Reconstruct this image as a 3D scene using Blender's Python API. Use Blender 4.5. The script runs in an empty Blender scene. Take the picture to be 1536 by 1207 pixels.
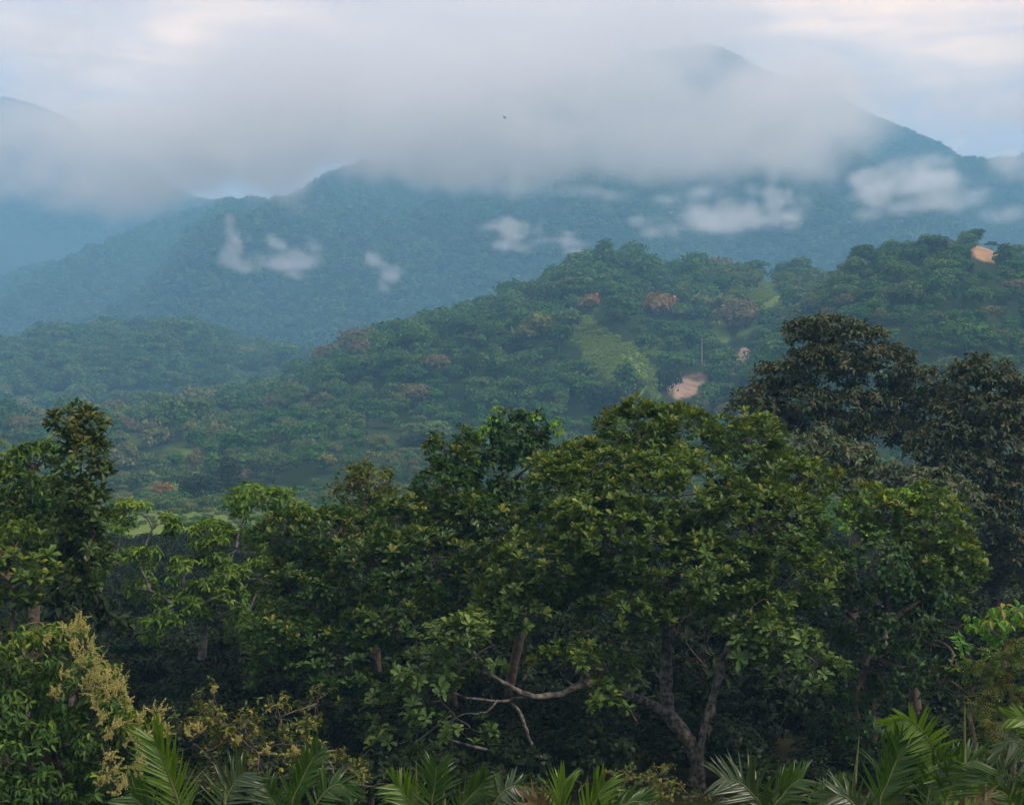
import bpy, math, random
import numpy as np
from mathutils import Vector, Matrix

random.seed(7)
rng = np.random.default_rng(7)
C = bpy.context.scene.collection
SC = bpy.context.scene

# ------------------------------------------------------------------ camera
F, HOR, CZ = 2363.6, 640.0, 10.0            # focal length and horizon row of the photograph (1536 px wide), camera height
cam_d = bpy.data.cameras.new('camera')
cam = bpy.data.objects.new('camera', cam_d)
C.objects.link(cam)
cam.location = (0, 0, CZ)
cam.rotation_euler = (math.pi / 2, 0, 0)
cam_d.sensor_fit = 'HORIZONTAL'
cam_d.sensor_width = 36.0
cam_d.lens = 36.0 * F / 1536.0
cam_d.shift_y = (HOR - 603.5) / 1536.0
cam_d.clip_start = 0.2
cam_d.clip_end = 30000
SC.camera = cam


def P(px, py, Y):
    return np.array([(px - 768.0) / F * Y, Y, CZ + (HOR - py) / F * Y])


# ------------------------------------------------------------------ sky, sun, exposure
SUN_EL, SUN_AZ = math.radians(46), math.radians(122)      # azimuth measured clockwise from the view direction (+Y)
w = bpy.data.worlds.new('World')
SC.world = w
w.use_nodes = True
wt = w.node_tree
wt.nodes.clear()


def N(t, kind, **kw):
    n = t.nodes.new(kind)
    for k, v in kw.items():
        if k.startswith('i_'):
            n.inputs[k[2:].replace('_', ' ')].default_value = v
        elif k.startswith('n_'):
            n.inputs[int(k[2:])].default_value = v
        else:
            setattr(n, k, v)
    return n


def build_world():
    t = wt
    L = t.links.new
    out = N(t, 'ShaderNodeOutputWorld')
    bg = N(t, 'ShaderNodeBackground')
    bg.inputs['Strength'].default_value = 0.1
    L(bg.outputs[0], out.inputs['Surface'])
    sky = N(t, 'ShaderNodeTexSky', sky_type='NISHITA')
    sky.sun_disc = False
    sky.sun_elevation = SUN_EL
    sky.sun_rotation = SUN_AZ
    sky.dust_density = 2.0
    tc = N(t, 'ShaderNodeTexCoord')

    def noise(scale, rot, sc, detail, rough, off):
        mp = N(t, 'ShaderNodeMapping')
        mp.inputs['Location'].default_value = off
        mp.inputs['Rotation'].default_value = rot
        mp.inputs['Scale'].default_value = scale
        L(tc.outputs['Generated'], mp.inputs['Vector'])
        n = N(t, 'ShaderNodeTexNoise')
        n.inputs['Scale'].default_value = sc
        n.inputs['Detail'].default_value = detail
        n.inputs['Roughness'].default_value = rough
        n.inputs['Distortion'].default_value = 0.35
        L(mp.outputs[0], n.inputs['Vector'])
        return n.outputs['Fac']

    def math_(op, a, b=None, c=None):
        m = N(t, 'ShaderNodeMath', operation=op)
        for i, v in enumerate((a, b, c)):
            if v is None:
                continue
            if isinstance(v, (int, float)):
                m.inputs[i].default_value = v
            else:
                L(v, m.inputs[i])
        return m.outputs[0]

    def ramp(f, a, b, lo=0.0, hi=1.0):
        m = N(t, 'ShaderNodeMapRange', interpolation_type='SMOOTHSTEP')
        m.inputs['From Min'].default_value = a
        m.inputs['From Max'].default_value = b
        m.inputs['To Min'].default_value = lo
        m.inputs['To Max'].default_value = hi
        L(f, m.inputs['Value'])
        return m.outputs[0]

    def spot(px, py, wx, wy):
        d0 = Vector(P(px, py, 1.0) - np.array([0, 0, CZ])).normalized()
        s = N(t, 'ShaderNodeVectorMath', operation='SUBTRACT')
        L(tc.outputs['Generated'], s.inputs[0])
        s.inputs[1].default_value = d0
        k = N(t, 'ShaderNodeVectorMath', operation='MULTIPLY')
        L(s.outputs[0], k.inputs[0])
        k.inputs[1].default_value = (F / wx, 1.0, F / wy)
        ln = N(t, 'ShaderNodeVectorMath', operation='LENGTH')
        L(k.outputs[0], ln.inputs[0])
        e = math_('MULTIPLY', ln.outputs['Value'], ln.outputs['Value'])
        return math_('EXPONENT', math_('MULTIPLY', e, -1.0))

    # broad grey masses and thin bright streaks of an overcast sky
    big = noise((1.0, 1.0, 2.2), (0, 0.1, 0), 5.0, 5, 0.55, (3.1, 0.4, 1.7))
    fine = noise((1.0, 1.0, 4.5), (0, -0.16, 0), 7.0, 8, 0.58, (1.3, 2.4, 0.2))
    streak = noise((1.0, 1.0, 9.0), (0, -0.13, 0), 6.0, 7, 0.52, (5.3, 1.4, 0.7))
    glow = math_('ADD', math_('MULTIPLY', spot(1420, 10, 420, 62), 0.85), math_('MULTIPLY', spot(1500, 95, 160, 45), 0.7))
    glow = math_('ADD', glow, math_('MULTIPLY', spot(250, 70, 260, 95), 0.48))
    glow = math_('ADD', glow, math_('MULTIPLY', spot(430, 275, 70, 26), 0.35))
    base = ramp(big, 0.25, 0.78, 0.18, 0.62)
    bright = math_('ADD', math_('MULTIPLY', glow, ramp(math_('ADD', math_('MULTIPLY', fine, 0.5), math_('MULTIPLY', streak, 0.5)), 0.34, 0.62, 0.15, 1.0)), math_('MULTIPLY', ramp(streak, 0.45, 0.75), 0.10))
    fac = math_('ADD', base, bright)
    cr = N(t, 'ShaderNodeValToRGB')
    el = cr.color_ramp.elements
    el[0].position = 0.0
    el[0].color = (0.49, 0.455, 0.455, 1)
    el[1].position = 0.45
    el[1].color = (0.61, 0.56, 0.54, 1)
    e = el.new(1.0)
    e.color = (1.22, 0.98, 0.68, 1)
    L(fac, cr.inputs['Fac'])
    sc = N(t, 'ShaderNodeMixRGB', blend_type='MULTIPLY')
    sc.inputs['Fac'].default_value = 1.0
    L(cr.outputs['Color'], sc.inputs['Color1'])
    sc.inputs['Color2'].default_value = (10.5, 8.5, 7.4, 1)
    mx = N(t, 'ShaderNodeMixRGB')
    mx.inputs['Fac'].default_value = 0.94
    L(sky.outputs[0], mx.inputs['Color1'])
    L(sc.outputs[0], mx.inputs['Color2'])
    L(mx.outputs[0], bg.inputs['Color'])


build_world()
sun_d = bpy.data.lights.new('sun', 'SUN')
sun_d.energy = 1.5
sun_d.angle = math.radians(11)
sun_d.color = (1.0, 0.86, 0.77)
sun = bpy.data.objects.new('sun', sun_d)
C.objects.link(sun)
sdir = Vector((math.sin(SUN_AZ) * math.cos(SUN_EL), math.cos(SUN_AZ) * math.cos(SUN_EL), math.sin(SUN_EL)))
sun.rotation_euler = (-sdir).to_track_quat('-Z', 'Y').to_euler()
vs = SC.view_settings
vs.view_transform = 'Standard'
vs.look = 'None'
vs.gamma = 1
vs.use_curve_mapping = False
vs.exposure = 1.32
cy = SC.cycles
cy.use_denoising = True
cy.denoiser = 'OPENIMAGEDENOISE'
cy.max_bounces = 8
cy.diffuse_bounces = 3
cy.glossy_bounces = 2
cy.transmission_bounces = 3
cy.volume_bounces = 6
cy.transparent_max_bounces = 8
cy.volume_step_rate = 1.0
cy.volume_max_steps = 256
cy.use_adaptive_sampling = True
cy.adaptive_threshold = 0.02
cy.caustics_reflective = False
cy.caustics_refractive = False
cy.sample_clamp_indirect = 6.0


# ------------------------------------------------------------------ helpers
def hash2(ix, iy, seed):
    h = (ix.astype(np.int64) * 374761393 + iy.astype(np.int64) * 668265263 + seed * 974634533) & 0x7fffffff
    h = ((h ^ (h >> 13)) * 1274126177) & 0x7fffffff
    h = h ^ (h >> 16)
    return (h & 0xffff) / 65535.0


def vnoise(x, y, seed=0):
    ix, iy = np.floor(x), np.floor(y)
    fx, fy = x - ix, y - iy
    fx = fx * fx * (3 - 2 * fx)
    fy = fy * fy * (3 - 2 * fy)
    a, b = hash2(ix, iy, seed), hash2(ix + 1, iy, seed)
    c, d = hash2(ix, iy + 1, seed), hash2(ix + 1, iy + 1, seed)
    return (a * (1 - fx) + b * fx) * (1 - fy) + (c * (1 - fx) + d * fx) * fy - 0.5


def fbm(x, y, seed=0, oct=4, rough=0.5):
    s, amp, f = 0, 1.0, 1.0
    for o in range(oct):
        s = s + amp * vnoise(x * f + 13.7 * o, y * f - 7.1 * o, seed + o)
        amp *= rough
        f *= 2.03
    return s


def smooth(a, b, x):
    t = np.clip((x - a) / (b - a), 0, 1)
    return t * t * (3 - 2 * t)


def mesh_from(name, verts, faces, mat=None, smooth_=False, attrs=None):
    """verts (n,3); faces (m,3) or (m,4) index array, or a list of such arrays."""
    me = bpy.data.meshes.new(name)
    verts = np.asarray(verts, dtype=np.float32)
    if not isinstance(faces, list):
        faces = [faces]
    faces = [np.asarray(f, dtype=np.int32) for f in faces if len(f)]
    nl = sum(f.size for f in faces)
    npoly = sum(len(f) for f in faces)
    me.vertices.add(len(verts))
    me.vertices.foreach_set('co', verts.ravel())
    me.loops.add(nl)
    me.loops.foreach_set('vertex_index', np.concatenate([f.ravel() for f in faces]))
    me.polygons.add(npoly)
    sizes = np.concatenate([np.full(len(f), f.shape[1], dtype=np.int32) for f in faces])
    me.polygons.foreach_set('loop_start', np.concatenate([[0], np.cumsum(sizes)[:-1]]).astype(np.int32))
    me.update(calc_edges=True)
    if smooth_:
        me.polygons.foreach_set('use_smooth', np.ones(npoly, dtype=bool))
    for k, v in (attrs or {}).items():
        a = me.attributes.new(k, 'FLOAT', 'POINT')
        a.data.foreach_set('value', np.asarray(v, dtype=np.float32))
    if mat:
        for m in (mat if isinstance(mat, (list, tuple)) else [mat]):
            me.materials.append(m)
    return me


def link(name, me, parent=None, kind=None, label=None, cat=None, group=None, loc=None):
    o = bpy.data.objects.new(name, me)
    C.objects.link(o)
    if parent is not None:
        o.parent = parent
    if loc is not None:
        o.location = loc
    tag(o, label, cat, group, kind)
    return o


def tag(o, label=None, cat=None, group=None, kind=None):
    for k, v in (('label', label), ('category', cat), ('group', group), ('kind', kind)):
        if v:
            o[k] = v


def material(name):
    m = bpy.data.materials.new(name)
    m.use_nodes = True
    m.node_tree.nodes.clear()
    return m, m.node_tree


def leaf_material(name, cols, trans=0.35, rough=0.45, gloss=0.06, island=0.25, use_obj=True, age_col=None, attr='age', backside=None):
    """Foliage: colour spread per plant and per leaf, thin and slightly glossy, light passing through."""
    m, t = material(name)
    L = t.links.new
    out = N(t, 'ShaderNodeOutputMaterial')
    geo = N(t, 'ShaderNodeNewGeometry')
    oi = N(t, 'ShaderNodeObjectInfo')
    rp = N(t, 'ShaderNodeValToRGB')
    el = rp.color_ramp.elements
    n = len(cols)
    el[0].color = (*cols[0], 1)
    el[1].color = (*cols[-1], 1)
    for i, c in enumerate(cols[1:-1], 1):
        e = el.new(i / (n - 1))
        e.color = (*c, 1)
    if use_obj:
        mixf = N(t, 'ShaderNodeMath', operation='MULTIPLY_ADD')
        L(geo.outputs['Random Per Island'], mixf.inputs[0])
        mixf.inputs[1].default_value = island
        sub = N(t, 'ShaderNodeMath', operation='MULTIPLY_ADD')
        L(oi.outputs['Random'], sub.inputs[0])
        sub.inputs[1].default_value = 1.0
        sub.inputs[2].default_value = -island / 2
        L(sub.outputs[0], mixf.inputs[2])
        L(mixf.outputs[0], rp.inputs['Fac'])
    else:
        ad = N(t, 'ShaderNodeMath', operation='ADD')
        L(geo.outputs['Random Per Island'], ad.inputs[0])
        L(oi.outputs['Random'], ad.inputs[1])
        fr = N(t, 'ShaderNodeMath', operation='FRACT')
        L(ad.outputs[0], fr.inputs[0])
        L(fr.outputs[0], rp.inputs['Fac'])
    col = rp.outputs['Color']
    if age_col is not None:
        at = N(t, 'ShaderNodeAttribute', attribute_name=attr)
        mx = N(t, 'ShaderNodeMixRGB')
        L(at.outputs['Fac'], mx.inputs['Fac'])
        L(col, mx.inputs['Color1'])
        mx.inputs['Color2'].default_value = (*age_col, 1)
        col = mx.outputs[0]
    # brightness jitter
    hsv = N(t, 'ShaderNodeHueSaturation')
    mr = N(t, 'ShaderNodeMapRange')
    wn = N(t, 'ShaderNodeTexWhiteNoise', noise_dimensions='1D')
    L(geo.outputs['Random Per Island'], wn.inputs['W'])
    L(wn.outputs['Value'], mr.inputs['Value'])
    mr.inputs['To Min'].default_value = 0.72
    mr.inputs['To Max'].default_value = 1.3
    L(mr.outputs[0], hsv.inputs['Value'])
    L(col, hsv.inputs['Color'])
    col = hsv.outputs[0]
    if backside is not None:
        mb = N(t, 'ShaderNodeMixRGB')
        L(geo.outputs['Backfacing'], mb.inputs['Fac'])
        L(col, mb.inputs['Color1'])
        mb.inputs['Color2'].default_value = (*backside, 1)
        col = mb.outputs[0]
    df = N(t, 'ShaderNodeBsdfDiffuse')
    L(col, df.inputs['Color'])
    tr = N(t, 'ShaderNodeBsdfTranslucent')
    tm = N(t, 'ShaderNodeMixRGB', blend_type='MULTIPLY')
    tm.inputs['Fac'].default_value = 1
    L(col, tm.inputs['Color1'])
    tm.inputs['Color2'].default_value = (1.25, 1.2, 0.5, 1)
    L(tm.outputs[0], tr.inputs['Color'])
    ms = N(t, 'ShaderNodeMixShader')
    ms.inputs['Fac'].default_value = trans
    L(df.outputs[0], ms.inputs[1])
    L(tr.outputs[0], ms.inputs[2])
    last = ms.outputs[0]
    if gloss > 0:
        gl = N(t, 'ShaderNodeBsdfGlossy')
        gl.inputs['Roughness'].default_value = rough
        gl.inputs['Color'].default_value = (1, 1, 1, 1)
        lw = N(t, 'ShaderNodeLayerWeight')
        lw.inputs['Blend'].default_value = 0.5
        pw = N(t, 'ShaderNodeMath', operation='POWER')
        L(lw.outputs['Facing'], pw.inputs[0])
        pw.inputs[1].default_value = 4.0
        fm = N(t, 'ShaderNodeMath', operation='MULTIPLY_ADD')
        L(pw.outputs[0], fm.inputs[0])
        fm.inputs[1].default_value = gloss * 2.0
        fm.inputs[2].default_value = gloss * 0.5
        m2 = N(t, 'ShaderNodeMixShader')
        L(fm.outputs[0], m2.inputs['Fac'])
        L(last, m2.inputs[1])
        L(gl.outputs[0], m2.inputs[2])
        last = m2.outputs[0]
    L(last, out.inputs['Surface'])
    return m


def bark_material(name, dark, light, scale=6.0):
    m, t = material(name)
    L = t.links.new
    out = N(t, 'ShaderNodeOutputMaterial')
    b = N(t, 'ShaderNodeBsdfPrincipled')
    b.inputs['Roughness'].default_value = 0.9
    tc = N(t, 'ShaderNodeTexCoord')
    n = N(t, 'ShaderNodeTexNoise')
    n.inputs['Scale'].default_value = scale
    n.inputs['Detail'].default_value = 6
    n.inputs['Roughness'].default_value = 0.65
    L(tc.outputs['Object'], n.inputs['Vector'])
    r = N(t, 'ShaderNodeValToRGB')
    r.color_ramp.elements[0].position = 0.42
    r.color_ramp.elements[0].color = (*dark, 1)
    r.color_ramp.elements[1].position = 0.62
    r.color_ramp.elements[1].color = (*light, 1)
    L(n.outputs['Fac'], r.inputs['Fac'])
    L(r.outputs[0], b.inputs['Base Color'])
    bp = N(t, 'ShaderNodeBump')
    bp.inputs['Strength'].default_value = 0.6
    bp.inputs['Distance'].default_value = 0.03
    L(n.outputs['Fac'], bp.inputs['Height'])
    L(bp.outputs[0], b.inputs['Normal'])
    L(b.outputs[0], out.inputs['Surface'])
    return m


def unit(v):
    return v / np.maximum(np.linalg.norm(v, axis=-1, keepdims=True), 1e-9)


def rand_dirs(n, r=None):
    r = r or rng
    return unit(r.normal(size=(n, 3)))


def tubes(paths, sides=5):
    """paths: list of (points (k,3), radii (k,)). Returns verts, quad faces of tapered tubes with closed tips."""
    V, Q, off = [], [], 0
    ang = np.arange(sides) * 2 * math.pi / sides
    ca, sa = np.cos(ang), np.sin(ang)
    for pts, rad in paths:
        pts = np.asarray(pts, float)
        k = len(pts)
        tan = np.gradient(pts, axis=0)
        tan = unit(tan)
        ref = np.array([0.31, 0.95, 0.08]) if abs(tan[0] @ np.array([0.31, 0.95, 0.08])) < 0.9 else np.array([1.0, 0, 0])
        a = unit(np.cross(tan, ref))
        b = np.cross(tan, a)
        ring = pts[:, None, :] + (a[:, None, :] * ca[None, :, None] + b[:, None, :] * sa[None, :, None]) * np.asarray(rad)[:, None, None]
        V.append(ring.reshape(-1, 3))
        i = np.arange(k - 1)[:, None] * sides
        j = np.arange(sides)[None, :]
        j2 = (j + 1) % sides
        q = np.stack([i + j, i + j2, i + sides + j2, i + sides + j], -1).reshape(-1, 4) + off
        Q.append(q)
        off += k * sides
    return np.concatenate(V), np.concatenate(Q)


def curve_pts(p0, p1, k, wob, r=None, sag=0.0):
    r = r or rng
    t = np.linspace(0, 1, k)[:, None]
    L = np.linalg.norm(np.asarray(p1) - p0)
    pts = np.asarray(p0) * (1 - t) + np.asarray(p1) * t
    n1, n2 = r.normal(size=3), r.normal(size=3)
    pts = pts + wob * L * (np.sin(t * math.pi) * n1 + 0.5 * np.sin(t * 2 * math.pi) * n2)
    pts[:, 2] -= sag * L * np.sin(t[:, 0] * math.pi)
    return pts


# ------------------------------------------------------------------ haze
def build_haze():
    x0, x1, y0, y1, z0, z1 = -4600, 4600, -4600, 4600, -14, 690
    v = [(x, y, z) for x in (x0, x1) for y in (y0, y1) for z in (z0, z1)]
    f = [(0, 1, 3, 2), (4, 6, 7, 5), (0, 4, 5, 1), (2, 3, 7, 6), (0, 2, 6, 4), (1, 5, 7, 3)]
    m, t = material('haze')
    out = N(t, 'ShaderNodeOutputMaterial')
    pv = N(t, 'ShaderNodeVolumePrincipled')
    pv.inputs['Color'].default_value = (0.31, 0.665, 1.0, 1)
    pv.inputs['Density'].default_value = 0.00051
    pv.inputs['Anisotropy'].default_value = 0.0
    t.links.new(pv.outputs[0], out.inputs['Volume'])
    link('haze', mesh_from('haze', v, np.array(f), m), kind='stuff')


build_haze()


# ------------------------------------------------------------------ ground, hills, mountains
def ground_z(x, y):
    z = 1.5 - 4.5 * smooth(50, 260, y) + 0.35 * fbm(x / 14, y / 14, 3) * smooth(5, 30, np.abs(y))
    return z + 2.0 * fbm(x / 90, y / 90, 5) * smooth(120, 300, np.hypot(x, y))


def terrain_material(name, green_a, green_b, extra=None, scale=0.05):
    m, t = material(name)
    L = t.links.new
    out = N(t, 'ShaderNodeOutputMaterial')
    b = N(t, 'ShaderNodeBsdfDiffuse')
    tc = N(t, 'ShaderNodeTexCoord')
    n = N(t, 'ShaderNodeTexNoise')
    n.inputs['Scale'].default_value = scale
    n.inputs['Detail'].default_value = 8
    n.inputs['Roughness'].default_value = 0.65
    L(tc.outputs['Object'], n.inputs['Vector'])
    r = N(t, 'ShaderNodeValToRGB')
    r.color_ramp.elements[0].position = 0.35
    r.color_ramp.elements[0].color = (*green_a, 1)
    r.color_ramp.elements[1].position = 0.68
    r.color_ramp.elements[1].color = (*green_b, 1)
    L(n.outputs['Fac'], r.inputs['Fac'])
    col = r.outputs[0]
    for attr, ca, cb, sc in (extra or []):
        at = N(t, 'ShaderNodeAttribute', attribute_name=attr)
        n2 = N(t, 'ShaderNodeTexNoise')
        n2.inputs['Scale'].default_value = sc
        n2.inputs['Detail'].default_value = 7
        n2.inputs['Roughness'].default_value = 0.7
        L(tc.outputs['Object'], n2.inputs['Vector'])
        r2 = N(t, 'ShaderNodeValToRGB')
        r2.color_ramp.elements[0].position = 0.36
        r2.color_ramp.elements[0].color = (*ca, 1)
        r2.color_ramp.elements[1].position = 0.64
        r2.color_ramp.elements[1].color = (*cb, 1)
        L(n2.outputs['Fac'], r2.inputs['Fac'])
        mx = N(t, 'ShaderNodeMixRGB')
        L(at.outputs['Fac'], mx.inputs['Fac'])
        L(col, mx.inputs['Color1'])
        L(r2.outputs[0], mx.inputs['Color2'])
        col = mx.outputs[0]
    L(col, b.inputs['Color'])
    bp = N(t, 'ShaderNodeBump')
    bp.inputs['Strength'].default_value = 0.7
    bp.inputs['Distance'].default_value = 0.06 / scale
    L(n.outputs['Fac'], bp.inputs['Height'])
    L(bp.outputs[0], b.inputs['Normal'])
    L(b.outputs[0], out.inputs['Surface'])
    return m


SOIL = ('soil', (0.20, 0.15, 0.11), (0.40, 0.30, 0.22), 0.3)
GRASS = ('grass', (0.12, 0.20, 0.035), (0.22, 0.31, 0.055), 0.12)


def blob2(px, py, cx, cy, rx, ry, rot=0.0, seed=1, nz=0.5):
    """soft-edged patch, uneven outline"""
    c, s = math.cos(math.radians(rot)), math.sin(math.radians(rot))
    dx, dy = px - cx, py - cy
    u, v = (dx * c + dy * s) / rx, (-dx * s + dy * c) / ry
    r = np.sqrt(u * u + v * v) + nz * fbm(px / 22.0, py / 22.0, seed, 4)
    return 1 - smooth(0.85, 1.1, r)


def build_ground():
    rr = np.concatenate([[0.0], np.geomspace(2, 60, 60), np.geomspace(63, 900, 110), np.geomspace(1000, 4400, 20)])
    th = np.linspace(0, 2 * math.pi, 241)[:-1]
    R_, T_ = np.meshgrid(rr, th, indexing='ij')
    x, y = R_ * np.sin(T_), R_ * np.cos(T_)
    z = ground_z(x, y)
    v = np.stack([x, y, z], -1).reshape(-1, 3)
    nt = len(th)
    i = np.arange(len(rr) - 1)[:, None] * nt
    j = np.arange(nt)[None, :]
    j2 = (j + 1) % nt
    q = np.stack([i + j, i + j2, i + nt + j2, i + nt + j], -1).reshape(-1, 4)
    gr = smooth(110, 170, y) * smooth(-0.15, 0.05, fbm(x / 60, y / 60, 21) + 0.5 * blob2(x, y, -48, 190, 40, 60, nz=0.2))
    m = terrain_material('forest_floor', (0.018, 0.016, 0.009), (0.05, 0.055, 0.02), [('grass', (0.085, 0.13, 0.03), (0.17, 0.23, 0.05), 0.35)], 0.6)
    link('ground', mesh_from('ground', v, q, m, True, {'grass': gr.ravel()}), kind='structure')


build_ground()


class Hill:
    """A hill standing on the valley floor: its crest given by bearing, height and distance, its front and back slopes by profile and noise."""

    def __init__(s, crest, foot, back, canopy, seed, gully, gscale, power=1.0):
        c = np.array(crest, float)
        s.cx, s.cy, s.cY = c[:, 0], c[:, 1], c[:, 2]
        f = np.array(foot, float)
        s.fx, s.fY, s.fz = f[:, 0], f[:, 1], f[:, 2]
        s.back, s.canopy, s.seed, s.gully, s.gscale, s.power = back, canopy, seed, gully, gscale, power
        s.kx = np.linspace(s.cx[0], s.cx[-1], 260)
        s.kf = np.ones(260)
        PX, V = np.meshgrid(s.kx, np.linspace(0.3, 1.0, 120))
        p = s.at(PX, V)
        # the crest line as seen lies a little in front of the top of a rounded slope
        s.kf = np.clip((p[-1, :, 2] - CZ) / p[-1, :, 1] / ((p[..., 2] - CZ) / p[..., 1]).max(0), 0.6, 1.0)
        s.kf = np.where(p[-1, :, 2] > CZ + 5, s.kf, 1.0)

    def at(s, px, v):
        """v 0..1 front foot to crest, 1..2 crest to back foot"""
        Yc = np.interp(px, s.cx, s.cY)
        zc = CZ + (HOR - np.interp(px, s.cx, s.cy)) / F * Yc * np.interp(px, s.kx, s.kf) - (np.interp(px, *s.canopy) if isinstance(s.canopy, tuple) else s.canopy)
        Yf, zf = np.interp(px, s.fx, s.fY), np.interp(px, s.fx, s.fz)
        vf, vb = np.clip(v, 0, 1), np.clip(v - 1, 0, 1)
        Y = Yf + (Yc - Yf) * vf + s.back * vb
        k = np.sin(vf * math.pi / 2) ** s.power * (1 - vb) ** 1.5
        z = zf + (zc - zf) * k
        x = (px - 768) / F * Y
        env = np.minimum(smooth(0, 0.3, v) * (0.15 + 0.85 * (1 - smooth(0.72, 1.0, v))) + 0.3 * smooth(1.1, 1.4, v), 1) * (1 - smooth(1.7, 2, v))
        g = fbm(x / s.gscale, Y / (s.gscale * 1.6), s.seed, 4)
        g = 0.5 * g + 0.9 * (0.28 - np.abs(fbm(x / (s.gscale * 0.8) + 5.3, Y / (s.gscale * 2.2) + x / (s.gscale * 3.0), s.seed + 40, 3)))
        z = z + env * s.gully * g
        return np.stack([x, Y, z], -1)

    def mesh(s, name, px0, px1, nu, nv, mat, masks=None):
        u = np.linspace(px0, px1, nu)
        v = np.concatenate([np.linspace(0, 1, nv), np.linspace(1, 2, nv // 3)[1:]])
        U, V = np.meshgrid(u, v)
        p = s.at(U, V)
        n = nu
        i = np.arange(len(v) - 1)[:, None] * n
        j = np.arange(nu - 1)[None, :]
        q = np.stack([i + j, i + j + 1, i + n + j + 1, i + n + j], -1).reshape(-1, 4)
        pj = proj(p)
        at = {k: (fn(pj[..., 0], pj[..., 1]) * (V <= 1.02)).ravel() for k, fn in (masks or {}).items()}
        return link(name, mesh_from(name, p.reshape(-1, 3), q, mat, True, at), kind='structure')


def proj(p):
    return np.stack([768 + F * p[..., 0] / p[..., 1], HOR - F * (p[..., 2] - CZ) / p[..., 1]], -1)


left_hill = Hill([(-900, 470, 900), (-300, 500, 930), (0, 512, 950), (55, 510, 950), (105, 492, 950), (150, 480, 950), (280, 478, 950), (330, 492, 960), (365, 512, 960), (420, 521, 970), (480, 521, 980), (600, 545, 990), (800, 600, 1000), (1100, 635, 1000), (1500, 640, 1000)],
                 [(-900, 640, -3), (1500, 690, -2)], 260, 8.5, 31, 16, 90)
central_hill = Hill([(-900, 650, 480), (0, 628, 520), (100, 615, 530), (200, 600, 545), (330, 585, 560), (400, 562, 580), (450, 543, 590), (520, 517, 605), (600, 488, 625), (680, 457, 645), (760, 427, 660), (830, 402, 670), (900, 388, 680), (940, 384, 685), (980, 395, 690), (1010, 402, 690), (1050, 398, 690), (1100, 396, 690), (1160, 390, 690), (1200, 392, 690), (1245, 412, 690), (1300, 425, 690), (1500, 470, 690), (2000, 520, 690)],
                    [(-900, 300, -3), (300, 305, -3), (1000, 330, -3), (2000, 340, -3)], 170, 10.0, 11, 17, 70, 0.95)
right_hill = Hill([(300, 640, 345), (900, 620, 380), (1030, 602, 400), (1090, 575, 415), (1140, 515, 440), (1190, 460, 465), (1240, 412, 485), (1290, 368, 500), (1340, 354, 505), (1410, 340, 510), (1450, 360, 515), (1500, 379, 520), (1560, 382, 520), (1700, 365, 520), (2400, 330, 520)],
                  [(300, 300, -3), (900, 290, -3), (1300, 270, -3), (2400, 260, -3)], 140, ([300, 1440, 1462, 1512, 1538, 2400], [8.0, 8.0, 0.5, 0.5, 8.0, 8.0]), 47, 12, 55, 0.9)
mountain = Hill([(-1000, 560, 2000), (-300, 500, 2100), (0, 432, 2200), (100, 402, 2250), (180, 377, 2280), (250, 337, 2300), (330, 304, 2330), (380, 299, 2350), (440, 292, 2360), (455, 282, 2370), (475, 262, 2380), (500, 255, 2400), (550, 246, 2420), (620, 228, 2450), (700, 182, 2500), (800, 140, 2560), (900, 108, 2620), (1000, 82, 2680), (1060, 84, 2700), (1110, 96, 2690), (1140, 112, 2680), (1200, 126, 2650), (1250, 150, 2600), (1310, 176, 2550), (1350, 192, 2510), (1400, 207, 2480), (1440, 230, 2450), (1480, 239, 2430), (1540, 239, 2400), (1700, 260, 2350), (2500, 330, 2300)],
                [(-1000, 1150, 0), (2500, 1150, 0)], 700, 9.0, 61, 165, 330, 0.9)
far_mountain = Hill([(-1000, 175, 2800), (-300, 140, 2850), (0, 147, 2880), (50, 157, 2880), (95, 174, 2880), (110, 190, 2870), (150, 217, 2860), (200, 240, 2850), (250, 277, 2840), (290, 294, 2840), (330, 301, 2840), (420, 330, 2840), (600, 380, 2840), (1000, 430, 2840)],
                    [(-1000, 2150, 60), (1000, 2350, 90)], 600, 9.0, 71, 60, 400, 0.95)


def central_soil(px, py):
    return np.clip(blob2(px, py, 1026, 582, 30, 15, -35, 3, 0.8) + blob2(px, py, 1112, 540, 9, 26, 25, 4, 0.9) + 0.8 * blob2(px, py, 293, 711, 17, 5, 0, 5, 0.8) + 0.8 * blob2(px, py, 358, 722, 8, 5, 0, 8, 0.8), 0, 1)


def central_grass(px, py):
    return np.clip(blob2(px, py, 915, 530, 66, 30, 32, 6, 1.1) + blob2(px, py, 950, 560, 44, 16, 10, 16, 1.1) + blob2(px, py, 985, 520, 22, 14, 0, 17, 1.1) * 0.8 + blob2(px, py, 948, 584, 18, 10, 0, 7, 0.9) + blob2(px, py, 1140, 440, 34, 14, -30, 9, 1.1) * 0.6, 0, 1)


def central_green(px, py):
    return np.clip(central_grass(px, py) + 0.75 * smooth(-0.15, 0.25, fbm(px / 60.0, py / 30.0, 91)) * smooth(640, 690, py) * (1 - smooth(520, 680, px)) + 0.6 * blob2(px, py, 1150, 440, 90, 44, -30, 9, 0.8), 0, 1)


def right_soil(px, py):
    return np.clip(blob2(px, py, 1488, 382, 30, 11, 10, 10, 0.5) + 0.8 * blob2(px, py, 1104, 548, 8, 26, 25, 12, 0.9), 0, 1)


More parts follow.
